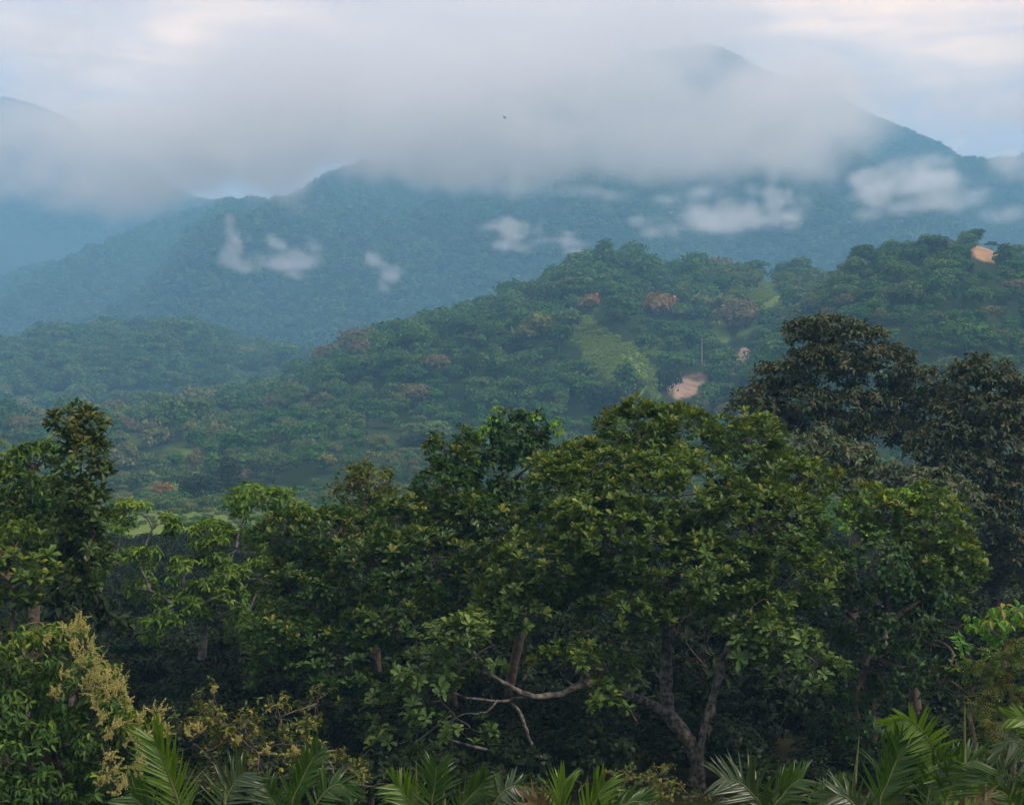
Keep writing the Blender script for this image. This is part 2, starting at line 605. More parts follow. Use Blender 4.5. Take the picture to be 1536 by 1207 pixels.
FOREST_A, FOREST_B = (0.014, 0.026, 0.010), (0.038, 0.058, 0.018)
hill_mat = terrain_material('hill_cover', FOREST_A, FOREST_B, [GRASS, SOIL], 0.09)
soil_r = terrain_material('orange_hill_cover', FOREST_A, FOREST_B, [('soil', (0.26, 0.16, 0.09), (0.42, 0.26, 0.14), 0.25)], 0.09)
mount_mat = terrain_material('mountain_cover', (0.014, 0.026, 0.010), (0.042, 0.062, 0.020), [], 0.02)
left_hill.mesh('hill_left', -700, 1300, 300, 110, hill_mat)
central_hill.mesh('hill_central', -700, 1900, 520, 170, hill_mat, {'soil': central_soil, 'grass': central_green})
right_hill.mesh('hill_right', 320, 2200, 380, 150, soil_r, {'soil': right_soil})
mountain.mesh('mountain', -950, 2450, 420, 170, mount_mat)
far_mountain.mesh('far_mountain', -950, 950, 220, 100, mount_mat)

# ------------------------------------------------------------------ low clouds and mist on the slopes
def build_mist():
    m, t = material('mist')
    out = N(t, 'ShaderNodeOutputMaterial')
    pv = N(t, 'ShaderNodeVolumePrincipled')
    pv.inputs['Color'].default_value = (0.999, 0.999, 0.999, 1)
    pv.inputs['Anisotropy'].default_value = 0.3
    pv.inputs['Density'].default_value = 1.0
    pv.inputs['Density Attribute'].default_value = 'density'
    t.links.new(pv.outputs[0], out.inputs['Volume'])

    def bank(name, label, cat, blobs, D, scale, erode, voxel, seed, lo=0.25, hi=0.8):
        """blobs: (px, py, Y, half width px, half height px, half depth m, weight)"""
        cs, rs, ws = [], [], []
        for px, py, Y, wx, wy, dep, wt_ in blobs:
            cs.append(P(px, py, Y))
            rs.append(np.array([wx / F * Y, dep, wy / F * Y]))
            ws.append(wt_)
        cs, rs = np.array(cs), np.array(rs)
        lo3, hi3 = (cs - 1.7 * rs).min(0), (cs + 1.7 * rs).max(0)
        lo3[2] = max(lo3[2], 5)
        hi3[2] = min(hi3[2], 685)
        org = np.array([(lo3[0] + hi3[0]) / 2, (lo3[1] + hi3[1]) / 2, (lo3[2] + hi3[2]) / 2])
        g = bpy.data.node_groups.new(name, 'GeometryNodeTree')
        g.interface.new_socket('Geometry', in_out='INPUT', socket_type='NodeSocketGeometry')
        g.interface.new_socket('Geometry', in_out='OUTPUT', socket_type='NodeSocketGeometry')
        L = g.links.new
        gi, go = N(g, 'NodeGroupInput'), N(g, 'NodeGroupOutput')
        pos = N(g, 'GeometryNodeInputPosition').outputs[0]

        def vm(op, a, b):
            n = N(g, 'ShaderNodeVectorMath', operation=op)
            L(a, n.inputs[0])
            if b is not None:
                if hasattr(b, 'node'):
                    L(b, n.inputs[1])
                else:
                    n.inputs[1].default_value = b
            return n

        def mm(op, a, b=None):
            n = N(g, 'ShaderNodeMath', operation=op)
            for i, v in enumerate((a, b)):
                if v is None:
                    continue
                if hasattr(v, 'node'):
                    L(v, n.inputs[i])
                else:
                    n.inputs[i].default_value = v
            return n.outputs[0]

        def noise(sc, det, rough, off, stretch):
            q = vm('MULTIPLY', pos, stretch).outputs[0]
            q = vm('ADD', q, off).outputs[0]
            n = N(g, 'ShaderNodeTexNoise')
            n.inputs['Scale'].default_value = 1.0 / sc
            n.inputs['Detail'].default_value = det
            n.inputs['Roughness'].default_value = rough
            n.inputs['Distortion'].default_value = 0.4
            L(q, n.inputs['Vector'])
            return n
        warp = noise(scale * 1.3, 4, 0.6, (seed * 91.0, 7, 3), (1, 1, 1.2))
        wv = vm('SUBTRACT', warp.outputs['Color'], (0.5, 0.5, 0.5)).outputs[0]
        wv = vm('MULTIPLY', wv, (scale * 0.9, scale * 0.9, scale * 0.7)).outputs[0]
        wp = vm('ADD', pos, wv).outputs[0]
        total = None
        for c, r, w_ in zip(cs, rs, ws):
            d = vm('SUBTRACT', wp, tuple(c - org)).outputs[0]
            d = vm('DIVIDE', d, tuple(r)).outputs[0]
            e = vm('DOT_PRODUCT', d, d).outputs['Value']
            e = mm('MULTIPLY', mm('EXPONENT', mm('MULTIPLY', e, -1.3)), float(w_))
            total = e if total is None else mm('ADD', total, e)
        total = mm('MINIMUM', total, 0.85)
        body = mm('MINIMUM', mm('MULTIPLY', total, 1.7), 1.0)
        nz = noise(scale, 7, 0.62, (seed * 37.0, 3, 11), (0.8, 0.8, 1.25)).outputs['Fac']
        total = mm('ADD', total, mm('MULTIPLY', mm('MULTIPLY', mm('SUBTRACT', nz, 0.5), erode), body))
        nf = noise(scale * 0.3, 5, 0.6, (seed * 17.0, 5, 2), (1.0, 1.0, 0.85)).outputs['Fac']
        total = mm('ADD', total, mm('MULTIPLY', mm('MULTIPLY', mm('SUBTRACT', nf, 0.5), erode * 0.6), body))
        mr = N(g, 'ShaderNodeMapRange', interpolation_type='SMOOTHSTEP')
        mr.inputs['From Min'].default_value = lo
        mr.inputs['From Max'].default_value = hi
        mr.inputs['To Min'].default_value = 0
        mr.inputs['To Max'].default_value = D
        L(total, mr.inputs['Value'])
        vc = N(g, 'GeometryNodeVolumeCube')
        L(mr.outputs[0], vc.inputs['Density'])
        vc.inputs['Min'].default_value = tuple(lo3 - org)
        vc.inputs['Max'].default_value = tuple(hi3 - org)
        dim = hi3 - lo3
        for k, dd in zip(('Resolution X', 'Resolution Y', 'Resolution Z'), dim):
            vc.inputs[k].default_value = int(max(8, min(420, dd / voxel)))
        sm = N(g, 'GeometryNodeSetMaterial')
        sm.inputs['Material'].default_value = m
        L(vc.outputs[0], sm.inputs['Geometry'])
        L(sm.outputs[0], go.inputs[0])
        vol = bpy.data.volumes.new(name)
        vol.materials.append(m)
        o = bpy.data.objects.new(name, vol)
        o.location = org
        C.objects.link(o)
        mod = o.modifiers.new('shape', 'NODES')
        mod.node_group = g
        tag(o, label, cat, None, 'stuff')
        return o

    rs_ = np.random.default_rng(31)
    shreds = []
    for x_ in np.linspace(400, 1300, 22):                                 # torn lower edge of the bank
        shreds.append((x_ + rs_.normal() * 16, 266 + rs_.normal() * 20 + (10 if x_ < 600 else 0), 990 + rs_.normal() * 20, rs_.uniform(14, 34), rs_.uniform(18, 42), 30, rs_.uniform(0.5, 1.0)))
    bank('cloud_bank', 'broad grey cloud bank hiding the upper slopes of the mountain', 'cloud',
         [(850, 165, 1020, 330, 68, 120, 1.2), (560, 130, 1040, 260, 95, 130, 1.15), (1090, 190, 1020, 210, 48, 110, 1.05), (330, 140, 1060, 240, 100, 130, 0.95),
          (980, 228, 990, 150, 34, 80, 0.85), (720, 222, 990, 130, 36, 80, 0.85), (1230, 178, 1040, 110, 46, 90, 0.7), (900, 50, 1070, 240, 80, 140, 1.05), (1090, 60, 1090, 120, 50, 110, 0.62),
          (600, 0, 1090, 400, 70, 140, 0.9), (460, 205, 1040, 120, 50, 90, 0.9), (1400, 130, 1070, 190, 46, 100, 0.62), (1600, 150, 1070, 170, 48, 100, 0.9), (60, 60, 1090, 170, 70, 120, 0.5), (1190, 118, 1060, 80, 34, 90, 0.6), (1500, 180, 1080, 110, 30, 90, 0.55), (425, 258, 1040, 60, 30, 70, 0.9)]
         + shreds,
         0.024, 120, 2.7, 5.5, 1, 0.38, 1.2)
    torn = []
    for k_ in range(34):
        torn.append((rs_.uniform(60, 1290), rs_.uniform(85, 235), rs_.uniform(860, 930), rs_.uniform(36, 95), rs_.uniform(11, 26), rs_.uniform(16, 34), rs_.uniform(0.5, 1.0)))
    bank('cloud_shreds', 'thin torn shreds of cloud drifting in front of the broad grey bank', 'cloud', torn, 0.020, 42, 3.0, 3.6, 12, 0.15, 1.4)
    bank('cloud_veil', 'pale cloud veil lying over the hazy mountain at far left', 'cloud',
         [(40, 245, 1120, 140, 54, 80, 1.3), (180, 245, 1100, 120, 58, 80, 1.3), (170, 195, 1120, 110, 46, 80, 1.2), (270, 225, 1100, 110, 55, 80, 1.0), (30, 200, 1120, 90, 24, 60, 0.7), (-120, 225, 1120, 120, 55, 80, 1.0), (330, 265, 1090, 60, 26, 50, 0.7)],
         0.020, 95, 2.7, 5.0, 2, 0.32, 1.2)
    def tuft(spots, Y, n):
        o = []
        for px, py, wx, wy, k_ in spots:
            for _ in range(n):
                t_ = rs_.normal(size=2) * 0.55
                z_ = rs_.uniform(0.22, 0.5)
                o.append((px + wx * t_[0], py + wy * t_[1], Y + rs_.normal() * 22, wx * z_ * rs_.uniform(0.7, 1.6), wy * z_ * rs_.uniform(0.8, 1.4), 16 + 20 * z_, k_ * rs_.uniform(0.5, 1.0)))
        return o
    bank('cloud_puff', 'double-humped white cloud puff low on the mountain above the central ridge', 'cloud',
         tuft([(1062, 304, 52, 32, 1.0), (1095, 328, 66, 20, 0.9), (1172, 302, 40, 30, 1.0), (990, 338, 50, 14, 0.8), (1140, 326, 60, 22, 0.7)], 1250, 12), 0.028, 30, 3.0, 2.6, 3, 0.16, 1.3)
    bank('cloud_puff', 'long white cloud puff resting above the hill at far right', 'cloud',
         tuft([(1335, 276, 46, 34, 1.0), (1420, 262, 70, 36, 1.0), (1400, 296, 90, 22, 0.8), (1520, 278, 80, 32, 1.0), (1640, 274, 90, 34, 1.0)], 1250, 12), 0.028, 32, 3.0, 2.8, 4, 0.16, 1.3)
    bank('cloud_wisp', 'small white wisp trailing down over the middle of the mountain', 'cloud',
         tuft([(768, 350, 40, 20, 1.0), (828, 364, 44, 15, 0.8)], 1200, 12), 0.030, 24, 3.0, 2.0, 5, 0.16, 1.3)
    bank('cloud_wisp', 'two-horned white wisp on the dark lower left mountain slope', 'cloud',
         tuft([(358, 366, 20, 26, 1.0), (446, 380, 34, 24, 1.0), (395, 396, 66, 16, 0.9)], 1200, 12), 0.030, 24, 3.0, 1.9, 6, 0.16, 1.3)
    bank('cloud_wisp', 'faint slanting wisp right of the two-horned wisp', 'cloud',
         tuft([(566, 384, 20, 16, 0.8), (588, 414, 24, 20, 0.9)], 1200, 11), 0.024, 24, 3.0, 2.0, 7, 0.18, 1.3)
    bank('cloud_wisp', 'thin grey wisp hanging under the cloud bank over the mountain', 'cloud',
         [(900, 285, 1350, 60, 16, 45, 0.8), (650, 262, 1400, 80, 26, 50, 0.75), (780, 285, 1400, 70, 22, 50, 0.7)], 0.018, 48, 3.0, 3.0, 8, 0.12, 1.25)


build_mist()


# ------------------------------------------------------------------ forest on the hills
def crown_clumps(lobes, n, size, r, flat=0.0, jag=0.25, under=0.25):
    """leaf clumps spread over the shells of a few uneven lobes: (verts, quads)"""
    lobes = np.array(lobes, float)                       # x y z rx ry rz
    wts = (lobes[:, 3] * lobes[:, 4] + lobes[:, 3] * lobes[:, 5])
    k = r.choice(len(lobes), n, p=wts / wts.sum())
    d = rand_dirs(n, r)
    low = d[:, 2] < -0.15
    d[low & (r.random(n) > under), 2] *= -1
    rad = 1 - jag * r.random(n) ** 1.5 + 0.12 * r.normal(size=n)
    c = lobes[k, :3] + d * lobes[k, 3:] * rad[:, None]
    nrm = unit(d * np.array([1, 1, 1.0 + flat * 2]) + 0.33 * r.normal(size=(n, 3)))
    a = unit(np.cross(nrm, r.normal(size=(n, 3))))
    b = np.cross(nrm, a)
    s = size * (0.6 + 0.8 * r.random(n))[:, None]
    j = lambda: (0.75 + 0.5 * r.random((n, 1)))
    drop = np.array([0, 0, -0.25])
    v = np.stack([c + a * s * j() * 0.6 + drop * s, c + b * s * j() * 0.55, c - a * s * j() * 0.6 + drop * s, c - b * s * j() * 0.55], 1)
    return v.reshape(-1, 3), np.arange(n * 4).reshape(n, 4)


def lobes_for(kind, r):
    """lobes of a tree about 1 unit tall, base at the origin"""
    L = []
    if kind == 'dome':
        for i in range(10):
            a = r.random() * 6.28
            q = 0.28 * math.sqrt(r.random())
            L.append((q * math.cos(a), q * math.sin(a), 0.40 + 0.42 * r.random() * (1 - q * 1.6), 0.20 + 0.10 * r.random(), 0.20 + 0.10 * r.random(), 0.18 + 0.07 * r.random()))
    elif kind == 'tall':
        for i in range(8):
            h = 0.35 + 0.55 * i / 7
            q, a = 0.13 * r.random(), r.random() * 6.28
            w_ = 0.22 - 0.10 * abs(h - 0.6)
            L.append((q * math.cos(a), q * math.sin(a), h, w_, w_, 0.15))
    elif kind == 'layered':
        for i in range(9):
            a = i * 2.4 + r.random()
            q = 0.10 + 0.26 * r.random()
            L.append((q * math.cos(a), q * math.sin(a), 0.36 + 0.52 * r.random() * (1 - q), 0.22 + 0.08 * r.random(), 0.22, 0.14))
    elif kind == 'umbrella':
        for i in range(11):
            a = i * 2.4 + r.random()
            q = 0.6 * math.sqrt(r.random())
            L.append((q * math.cos(a), q * math.sin(a), 0.86 + 0.07 * r.random() - 0.12 * q, 0.26, 0.26, 0.07))
    elif kind == 'shrub':
        for i in range(6):
            a = r.random() * 6.28
            q = 0.4 * math.sqrt(r.random())
            L.append((q * math.cos(a), q * math.sin(a), 0.35 + 0.25 * r.random(), 0.36, 0.36, 0.3))
    return L


def crown_mesh(name, kind, n, size, seed, mat):
    r = np.random.default_rng(seed)
    v, q = crown_clumps(lobes_for(kind, r), n, size, r, flat=0.8 if kind == 'umbrella' else 0.15 if kind == 'layered' else 0.0, under=0.2)
    return mesh_from(name, v, q, mat)


def trunk_mesh(name, kind, seed, mat, h=0.7):
    r = np.random.default_rng(seed)
    paths = [(curve_pts((0, 0, -0.06), (0.02, 0.01, h), 5, 0.02, r), np.linspace(0.028, 0.012, 5))]
    for i in range(5):
        a = i * 1.26 + r.random()
        q = 0.42 if kind == 'umbrella' else 0.25
        paths.append((curve_pts((0.01, 0, h * (0.5 + 0.08 * i)), (q * math.cos(a), q * math.sin(a), h + 0.12), 4, 0.05, r), np.linspace(0.011, 0.004, 4)))
    v, f = tubes(paths, 5)
    return mesh_from(name, v, f, mat, True)


GREENS = [(0.031, 0.093, 0.022), (0.059, 0.148, 0.029), (0.034, 0.104, 0.031), (0.104, 0.180, 0.036), (0.065, 0.157, 0.031), (0.043, 0.114, 0.038), (0.135, 0.196, 0.047), (0.040, 0.119, 0.025), (0.081, 0.127, 0.041), (0.023, 0.076, 0.025)]
forest_mat = leaf_material('forest_leaves', GREENS, trans=0.2, gloss=0.0, island=0.2)
dark_mat = leaf_material('dark_forest_leaves', [(0.022, 0.040, 0.022), (0.036, 0.052, 0.028)], trans=0.1, gloss=0.0)
orange_mat = leaf_material('orange_blossom_leaves', [(0.27, 0.16, 0.045), (0.33, 0.20, 0.06), (0.20, 0.14, 0.045)], trans=0.2, gloss=0.0, use_obj=False)
brown_mat = leaf_material('brown_tinged_leaves', [(0.15, 0.13, 0.055), (0.18, 0.15, 0.07), (0.12, 0.12, 0.05)], trans=0.2, gloss=0.0, use_obj=False)
yellow_mat = leaf_material('yellow_green_leaves', [(0.13, 0.15, 0.04), (0.18, 0.18, 0.055), (0.10, 0.13, 0.04)], trans=0.2, gloss=0.0, use_obj=False)
light_mat = leaf_material('light_green_leaves', [(0.09, 0.15, 0.05), (0.12, 0.18, 0.05), (0.07, 0.12, 0.04)], trans=0.3, gloss=0.0, use_obj=False)
pale_bark = bark_material('pale_bark', (0.16, 0.14, 0.11), (0.34, 0.31, 0.26), 20)
dark_bark = bark_material('dark_bark', (0.05, 0.042, 0.034), (0.13, 0.11, 0.09), 20)

KINDS = ['dome', 'dome', 'dome', 'layered', 'layered', 'tall', 'dome', 'shrub', 'layered', 'dome']
NB = len(KINDS)
KINDS = KINDS + ['dome', 'layered', 'dome', 'dome', 'layered', 'dome']            # the last ones are pale, yellowish or brown
TINTS = ['light', 'light', 'light', 'yellow', 'light', 'brown']
hill_crowns = [crown_mesh('forest_crown', k, 700, 0.072, 100 + i, forest_mat if i < NB else {'light': light_mat, 'yellow': yellow_mat, 'brown': brown_mat}[TINTS[i - NB]]) for i, k in enumerate(KINDS)]
hill_trunks = [trunk_mesh('forest_trunk', k, 200 + i, dark_bark if i % 4 else pale_bark) for i, k in enumerate(KINDS)]
far_crowns = [crown_mesh('far_crown', k, 130, 0.15, 300 + i, forest_mat) for i, k in enumerate(['dome', 'layered', 'dome', 'tall', 'dome', 'layered'])]


valley_crowns = [crown_mesh('valley_crown', k, 2600, 0.034, 400 + i, forest_mat) for i, k in enumerate(['dome', 'layered', 'dome', 'tall', 'shrub', 'dome'])]


def model_collection(name, meshes):
    col = bpy.data.collections.new(name)                 # source shapes for the forest stuff
    for i, m in enumerate(meshes):
        o = bpy.data.objects.new('%s_%02d' % (name, i), m)
        col.objects.link(o)
    return col


hill_models = model_collection('hill_tree_model', hill_crowns)
valley_models = model_collection('valley_tree_model', valley_crowns)
far_models = model_collection('far_tree_model', far_crowns)


def scatter(name, label, pts, scale, rot, pick, col, cat=None):
    """ONE stuff object: plant shapes set on points by geometry nodes"""
    me = bpy.data.meshes.new(name)
    me.vertices.add(len(pts))
    me.vertices.foreach_set('co', np.asarray(pts, np.float32).ravel())
    a = me.attributes.new('size', 'FLOAT_VECTOR', 'POINT')
    a.data.foreach_set('vector', np.asarray(scale, np.float32).ravel())
    a = me.attributes.new('turn', 'FLOAT_VECTOR', 'POINT')
    a.data.foreach_set('vector', np.asarray(rot, np.float32).ravel())
    a = me.attributes.new('pick', 'INT', 'POINT')
    a.data.foreach_set('value', np.asarray(pick, np.int32))
    g = bpy.data.node_groups.new(name, 'GeometryNodeTree')
    g.interface.new_socket('Geometry', in_out='INPUT', socket_type='NodeSocketGeometry')
    g.interface.new_socket('Geometry', in_out='OUTPUT', socket_type='NodeSocketGeometry')
    gi, go = N(g, 'NodeGroupInput'), N(g, 'NodeGroupOutput')
    ci = N(g, 'GeometryNodeCollectionInfo')
    ci.inputs['Collection'].default_value = col
    ci.inputs['Separate Children'].default_value = True
    ci.inputs['Reset Children'].default_value = True
    io = N(g, 'GeometryNodeInstanceOnPoints')
    g.links.new(gi.outputs[0], io.inputs['Points'])
    g.links.new(ci.outputs[0], io.inputs['Instance'])
    io.inputs['Pick Instance'].default_value = True
    for nm, dt, sk in (('size', 'FLOAT_VECTOR', 'Scale'), ('turn', 'FLOAT_VECTOR', 'Rotation'), ('pick', 'INT', 'Instance Index')):
        na = N(g, 'GeometryNodeInputNamedAttribute', data_type=dt)
        na.inputs['Name'].default_value = nm
        g.links.new(na.outputs['Attribute'], io.inputs[sk])
    g.links.new(io.outputs[0], go.inputs[0])
    o = link(name, me, kind='stuff', label=label, cat=cat)
    md = o.modifiers.new('scatter', 'NODES')
    md.node_group = g
    return o


def plant_points(hill, px0, px1, v0, v1, n, spacing, keep=None):
    px = rng.uniform(px0, px1, n)
    v = rng.uniform(v0, v1, n)
    p = hill.at(px, v)
    key = np.floor(p / spacing).astype(np.int64)
    h = key[:, 0] * 73856093 ^ key[:, 1] * 19349663 ^ key[:, 2] * 83492791
    _, idx = np.unique(h, return_index=True)
    p = p[idx]
    if keep is not None:
        q = proj(p)
        p = p[keep(q[:, 0], q[:, 1])]
    return p


SKYLINE = np.array([(0, 645), (85, 620), (150, 640), (165, 730), (200, 860), (320, 820), (345, 742), (440, 730), (490, 720), (560, 700), (630, 695), (660, 655), (720, 625), (800, 620), (900, 640), (960, 608), (1040, 612), (1085, 612), (1100, 540), (1180, 466), (1300, 490), (1400, 560), (1470, 545), (1536, 570)], float)


def clear_of(*discs):
    def f(px, py):
        ok = np.ones(len(px), bool)
        for fn, lim in discs:
            ok &= fn(px, py) < lim
        return ok
    return f


pc = plant_points(central_hill, -350, 1750, 0.02, 1.25, 60000, 7.6, clear_of((central_soil, 0.3), (central_grass, 0.35)))
pr = plant_points(right_hill, 350, 2000, 0.02, 1.3, 50000, 6.6, clear_of((right_soil, 0.3)))
pl = plant_points(left_hill, -350, 1000, 0.05, 1.25, 60000, 8.6)
gx, gy = rng.uniform(-220, 240, 2600), rng.uniform(112, 330, 2600)
gk = np.abs(gx) < gy * 0.45 + 30
field = ((gx + 47) / 26) ** 2 + ((gy - 192) / 36) ** 2
gk &= (field > 1) & (fbm(gx / 40, gy / 40, 77) > -0.16)
pg = np.stack([gx, gy, ground_z(gx, gy)], -1)[gk]
key = np.floor(pg / 7.0).astype(np.int64)
_, ii = np.unique(key[:, 0] * 7919 + key[:, 1], return_index=True)
pg = pg[ii]

def ray_hill(hill, px, py, lo=0.0, hi=1.0):
    """the point of a hill's front slope seen at this place"""
    v = np.linspace(lo, hi, 500)
    p = hill.at(np.full(500, float(px)), v)
    q = proj(p)[:, 1]
    k = int(np.argmin(np.abs(q - py)))
    return p[k]


STANDOUT = []


def dict_(*a, **k):
    STANDOUT.append((a, k))


dict_('dome', central_hill, 989, 470, 54, 44, orange_mat, 'large orange blossoming tree high on the central hill', 900, seed=1, name='blossoming_tree')
dict_('dome', central_hill, 886, 462, 34, 26, orange_mat, 'small orange blossoming tree left of the large orange one', seed=2, name='blossoming_tree')
dict_('dome', central_hill, 1108, 492, 66, 46, brown_mat, 'brown tinged tree in the saddle between central and right hills', 900, seed=3)
dict_('dome', central_hill, 266, 618, 46, 38, brown_mat, 'brown crowned tree on the low left shoulder of the central hill', seed=4)
dict_('dome', central_hill, 197, 648, 34, 30, brown_mat, 'smaller brown tree left of the brown crowned one', seed=5)
dict_('layered', central_hill, 234, 668, 62, 44, yellow_mat, 'yellow green layered tree below the brown trees at left', 800, seed=6)
dict_('layered', central_hill, 185, 700, 66, 50, yellow_mat, 'olive spreading tree just right of the tall dark left tree', 800, seed=7)
dict_('dome', central_hill, 293, 706, 30, 36, brown_mat, 'dull purplish tree beside the small bare soil patch', seed=8)
dict_('dome', central_hill, 246, 742, 34, 24, orange_mat, 'small rust coloured tree near the foot of the slope at left', seed=9)
dict_('umbrella', None, 426, 0, 82, 50, dark_mat, 'flat topped dark umbrella tree in the valley', 1100, seed=10, name='umbrella_tree', ground=(-47, 312, 0), sz=0.05)
dict_('dome', None, 293, 0, 66, 58, dark_mat, 'dark dome shaped tree at the edge of the bright field', 1300, seed=11, ground=(-53, 262, 0), sz=0.05)
dict_('tall', None, 345, 0, 40, 70, dark_mat, 'tall dark tree beside the dome shaped tree', 900, seed=12, ground=(-48, 268, 0), sz=0.05)
dict_('dome', central_hill, 412, 568, 36, 26, dark_mat, 'lone dark round tree on the left ridge of the central hill', seed=13)
dict_('umbrella', right_hill, 1487, 382, 26, 20, dark_mat, 'tiny umbrella tree standing by the orange soil on the right crest', 300, seed=14, name='umbrella_tree')
dict_('dome', right_hill, 1410, 366, 46, 26, dark_mat, 'dark rounded tree topping the right hill', seed=15)
dict_('layered', right_hill, 1533, 386, 22, 26, dark_mat, 'small dark tree right of the orange soil patch', 300, seed=16)
dict_('dome', central_hill, 1190, 398, 50, 40, dark_mat, 'dark round tree at the right end of the central crest', seed=17)
dict_('layered', central_hill, 1228, 412, 46, 40, light_mat, 'pale thin tree in the notch between the two hills', 240, seed=18, trunk=pale_bark)
dict_('dome', central_hill, 905, 612, 60, 46, dark_mat, 'dark tree below the bright grass clearing', seed=19)
dict_('dome', central_hill, 1000, 590, 40, 48, dark_mat, 'dark rounded tree between the clearing and the bare cliff', seed=20)
dict_('layered', central_hill, 640, 668, 110, 40, light_mat, 'pale green spreading tree behind the dark whorled treetop', 900, seed=21)



def keep_view(p, h):
    """leave out forest that would stand in the way of the stand-out trees, the clearings and the bare soil"""
    top, mid = proj(p + np.array([0, 0, 1.0]) * (h * 0.8)[:, None]), proj(p + np.array([0, 0, 1.0]) * (h * 0.45)[:, None])
    ok = np.ones(len(p), bool)
    for a_, k_ in STANDOUT:
        kind_, hl, px, by, wpx, hpx = a_[:6]
        if hl is None:
            g = k_['ground']
            Yb, px, by = g[1], 768 + F * g[0] / g[1], HOR + F * 12.5 / g[1]
        else:
            Yb = ray_hill(hl, px, by)[1]
        cy_ = by - hpx * 0.68
        inside = (np.abs(mid[:, 0] - px) < wpx * 0.62) & (top[:, 1] < by + hpx * 0.1) & (p[:, 1] < Yb + 1) & (p[:, 1] > Yb - 90) & (mid[:, 1] > cy_ - hpx)
        near = np.hypot(p[:, 0] - (px - 768) / F * Yb, p[:, 1] - Yb) < wpx / F * Yb * 0.6
        ok &= ~(inside | near)
    ok &= ~((home == 3) & (top[:, 1] < np.where(top[:, 0] < 420, 818, 752)) & (top[:, 0] > 130) & (top[:, 0] < 660))
    lone = rng.random(len(p)) < 0.14
    for m_, th in ((central_grass, 0.35), (central_soil, 0.25), (right_soil, 0.3)):
        ok &= lone | ~((m_(mid[:, 0], mid[:, 1]) > th) & (home != 3)) & ~((m_(top[:, 0], top[:, 1]) > th) & (home != 3))
    return ok


# the largest ones in view are trees of their own, the rest is forest
allp = np.concatenate([pc, pr, pl, pg])
home = np.concatenate([np.full(len(pc), 0), np.full(len(pr), 1), np.full(len(pl), 2), np.full(len(pg), 3)])
nT = len(allp)
height = rng.uniform(7.5, 13, nT) * np.where(home == 3, 0.8, 1.0) * np.where(home == 1, 0.85, 1.0) * np.where(rng.random(nT) < 0.08, 1.45, 1.0) * np.where(rng.random(nT) < 0.4, 0.62, 1.0)
pick = rng.integers(0, NB, nT)
pp = proj(allp)
tint = rng.random(nT) < np.where((pp[:, 1] > 600) & (pp[:, 0] < 640), 0.55, np.where(np.hypot((pp[:, 0] - 1165) / 110, (pp[:, 1] - 450) / 65) < 1, 0.75, 0.08))
pick = np.where(tint, NB + (rng.random(nT) ** 1.25 * len(TINTS)).astype(int), pick)
height *= np.interp(allp[:, 1], [300, 620], [0.46, 1.0])
ok = keep_view(allp, height)
allp, home, height, pick = allp[ok], home[ok], height[ok], pick[ok]
nT = len(allp)
tops = allp + np.stack([0 * height, 0 * height, height * 0.7], -1)
pj = proj(tops)
sil = np.interp(pj[:, 0], SKYLINE[:, 0], SKYLINE[:, 1])
inview = (pj[:, 0] > 10) & (pj[:, 0] < 1526) & (pj[:, 1] < sil - 8)
score = np.where(inview, height * F / allp[:, 1], 0)
order = np.argsort(-score)
own = order[:285]
rest = np.setdiff1d(np.arange(nT), own[score[own] > 0])
wide = rng.uniform(0.95, 1.35, nT)
turn = np.stack([0 * height, 0 * height, rng.uniform(0, 6.28, nT)], -1)
size = np.stack([height * wide, height * wide, height], -1)

MARKS = [(989, 447, 'large orange tree'), (886, 448, 'small orange tree'), (1108, 470, 'brown tree in the saddle'), (925, 538, 'bright grass clearing'), (1030, 583, 'bare pink cliff'), (1051, 530, 'pale pole'),
         (266, 600, 'brown crowned tree'), (234, 645, 'yellow layered tree'), (293, 711, 'bare soil patch'), (412, 548, 'lone dark tree'), (1190, 378, 'dark tree ending the crest'), (1410, 352, 'dark tree topping the hill'),
         (1487, 378, 'orange soil patch'), (426, 722, 'flat umbrella tree'), (293, 765, 'dark dome tree'), (640, 655, 'pale spreading tree'), (1235, 470, 'tallest brownish tree'), (765, 630, 'creeper clad treetop'),
         (116, 630, 'tall whorled column'), (480, 521, 'dip beside the hazy hill'), (1440, 545, 'second tall tree'), (560, 712, 'round topped tree'), (682, 660, 'narrow whorled treetop'), (960, 610, 'top of the central tree'), (800, 410, 'bend of the central crest'), (200, 476, 'crest of the hazy hill'), (1300, 372, 'shoulder of the right hill'), (1340, 470, 'face of the right hill')]


def whereabouts(px, py):
    d = [math.hypot(px - m[0], py - m[1]) for m in MARKS]
    k = int(np.argmin(d))
    dx, dy = px - MARKS[k][0], py - MARKS[k][1]
    a = math.degrees(math.atan2(-dy, dx)) % 360
    way = ['right of', 'above and right of', 'above', 'above and left of', 'left of', 'below and left of', 'below', 'below and right of'][int((a + 22.5) // 45) % 8]
    near = 'close ' if d[k] < 32 else '' if d[k] < 75 else 'well ' if d[k] < 130 else 'far '
    return '%s%s the %s' % (near, way, MARKS[k][2])


LOOK = {'dome': 'round green forest tree', 'layered': 'layered green forest tree', 'tall': 'slim green forest tree', 'shrub': 'bushy green forest tree'}


def hill_tree(p, sz, rot, crown, trunk, label, group, name='forest_tree'):
    e = bpy.data.objects.new(name, None)
    C.objects.link(e)
    e.empty_display_size = 0.5
    e.location = p
    e.rotation_euler = (0, 0, rot)
    e.scale = sz
    tag(e, label, 'tree', group)
    link('crown', crown, e)
    link('trunk', trunk, e)
    return e


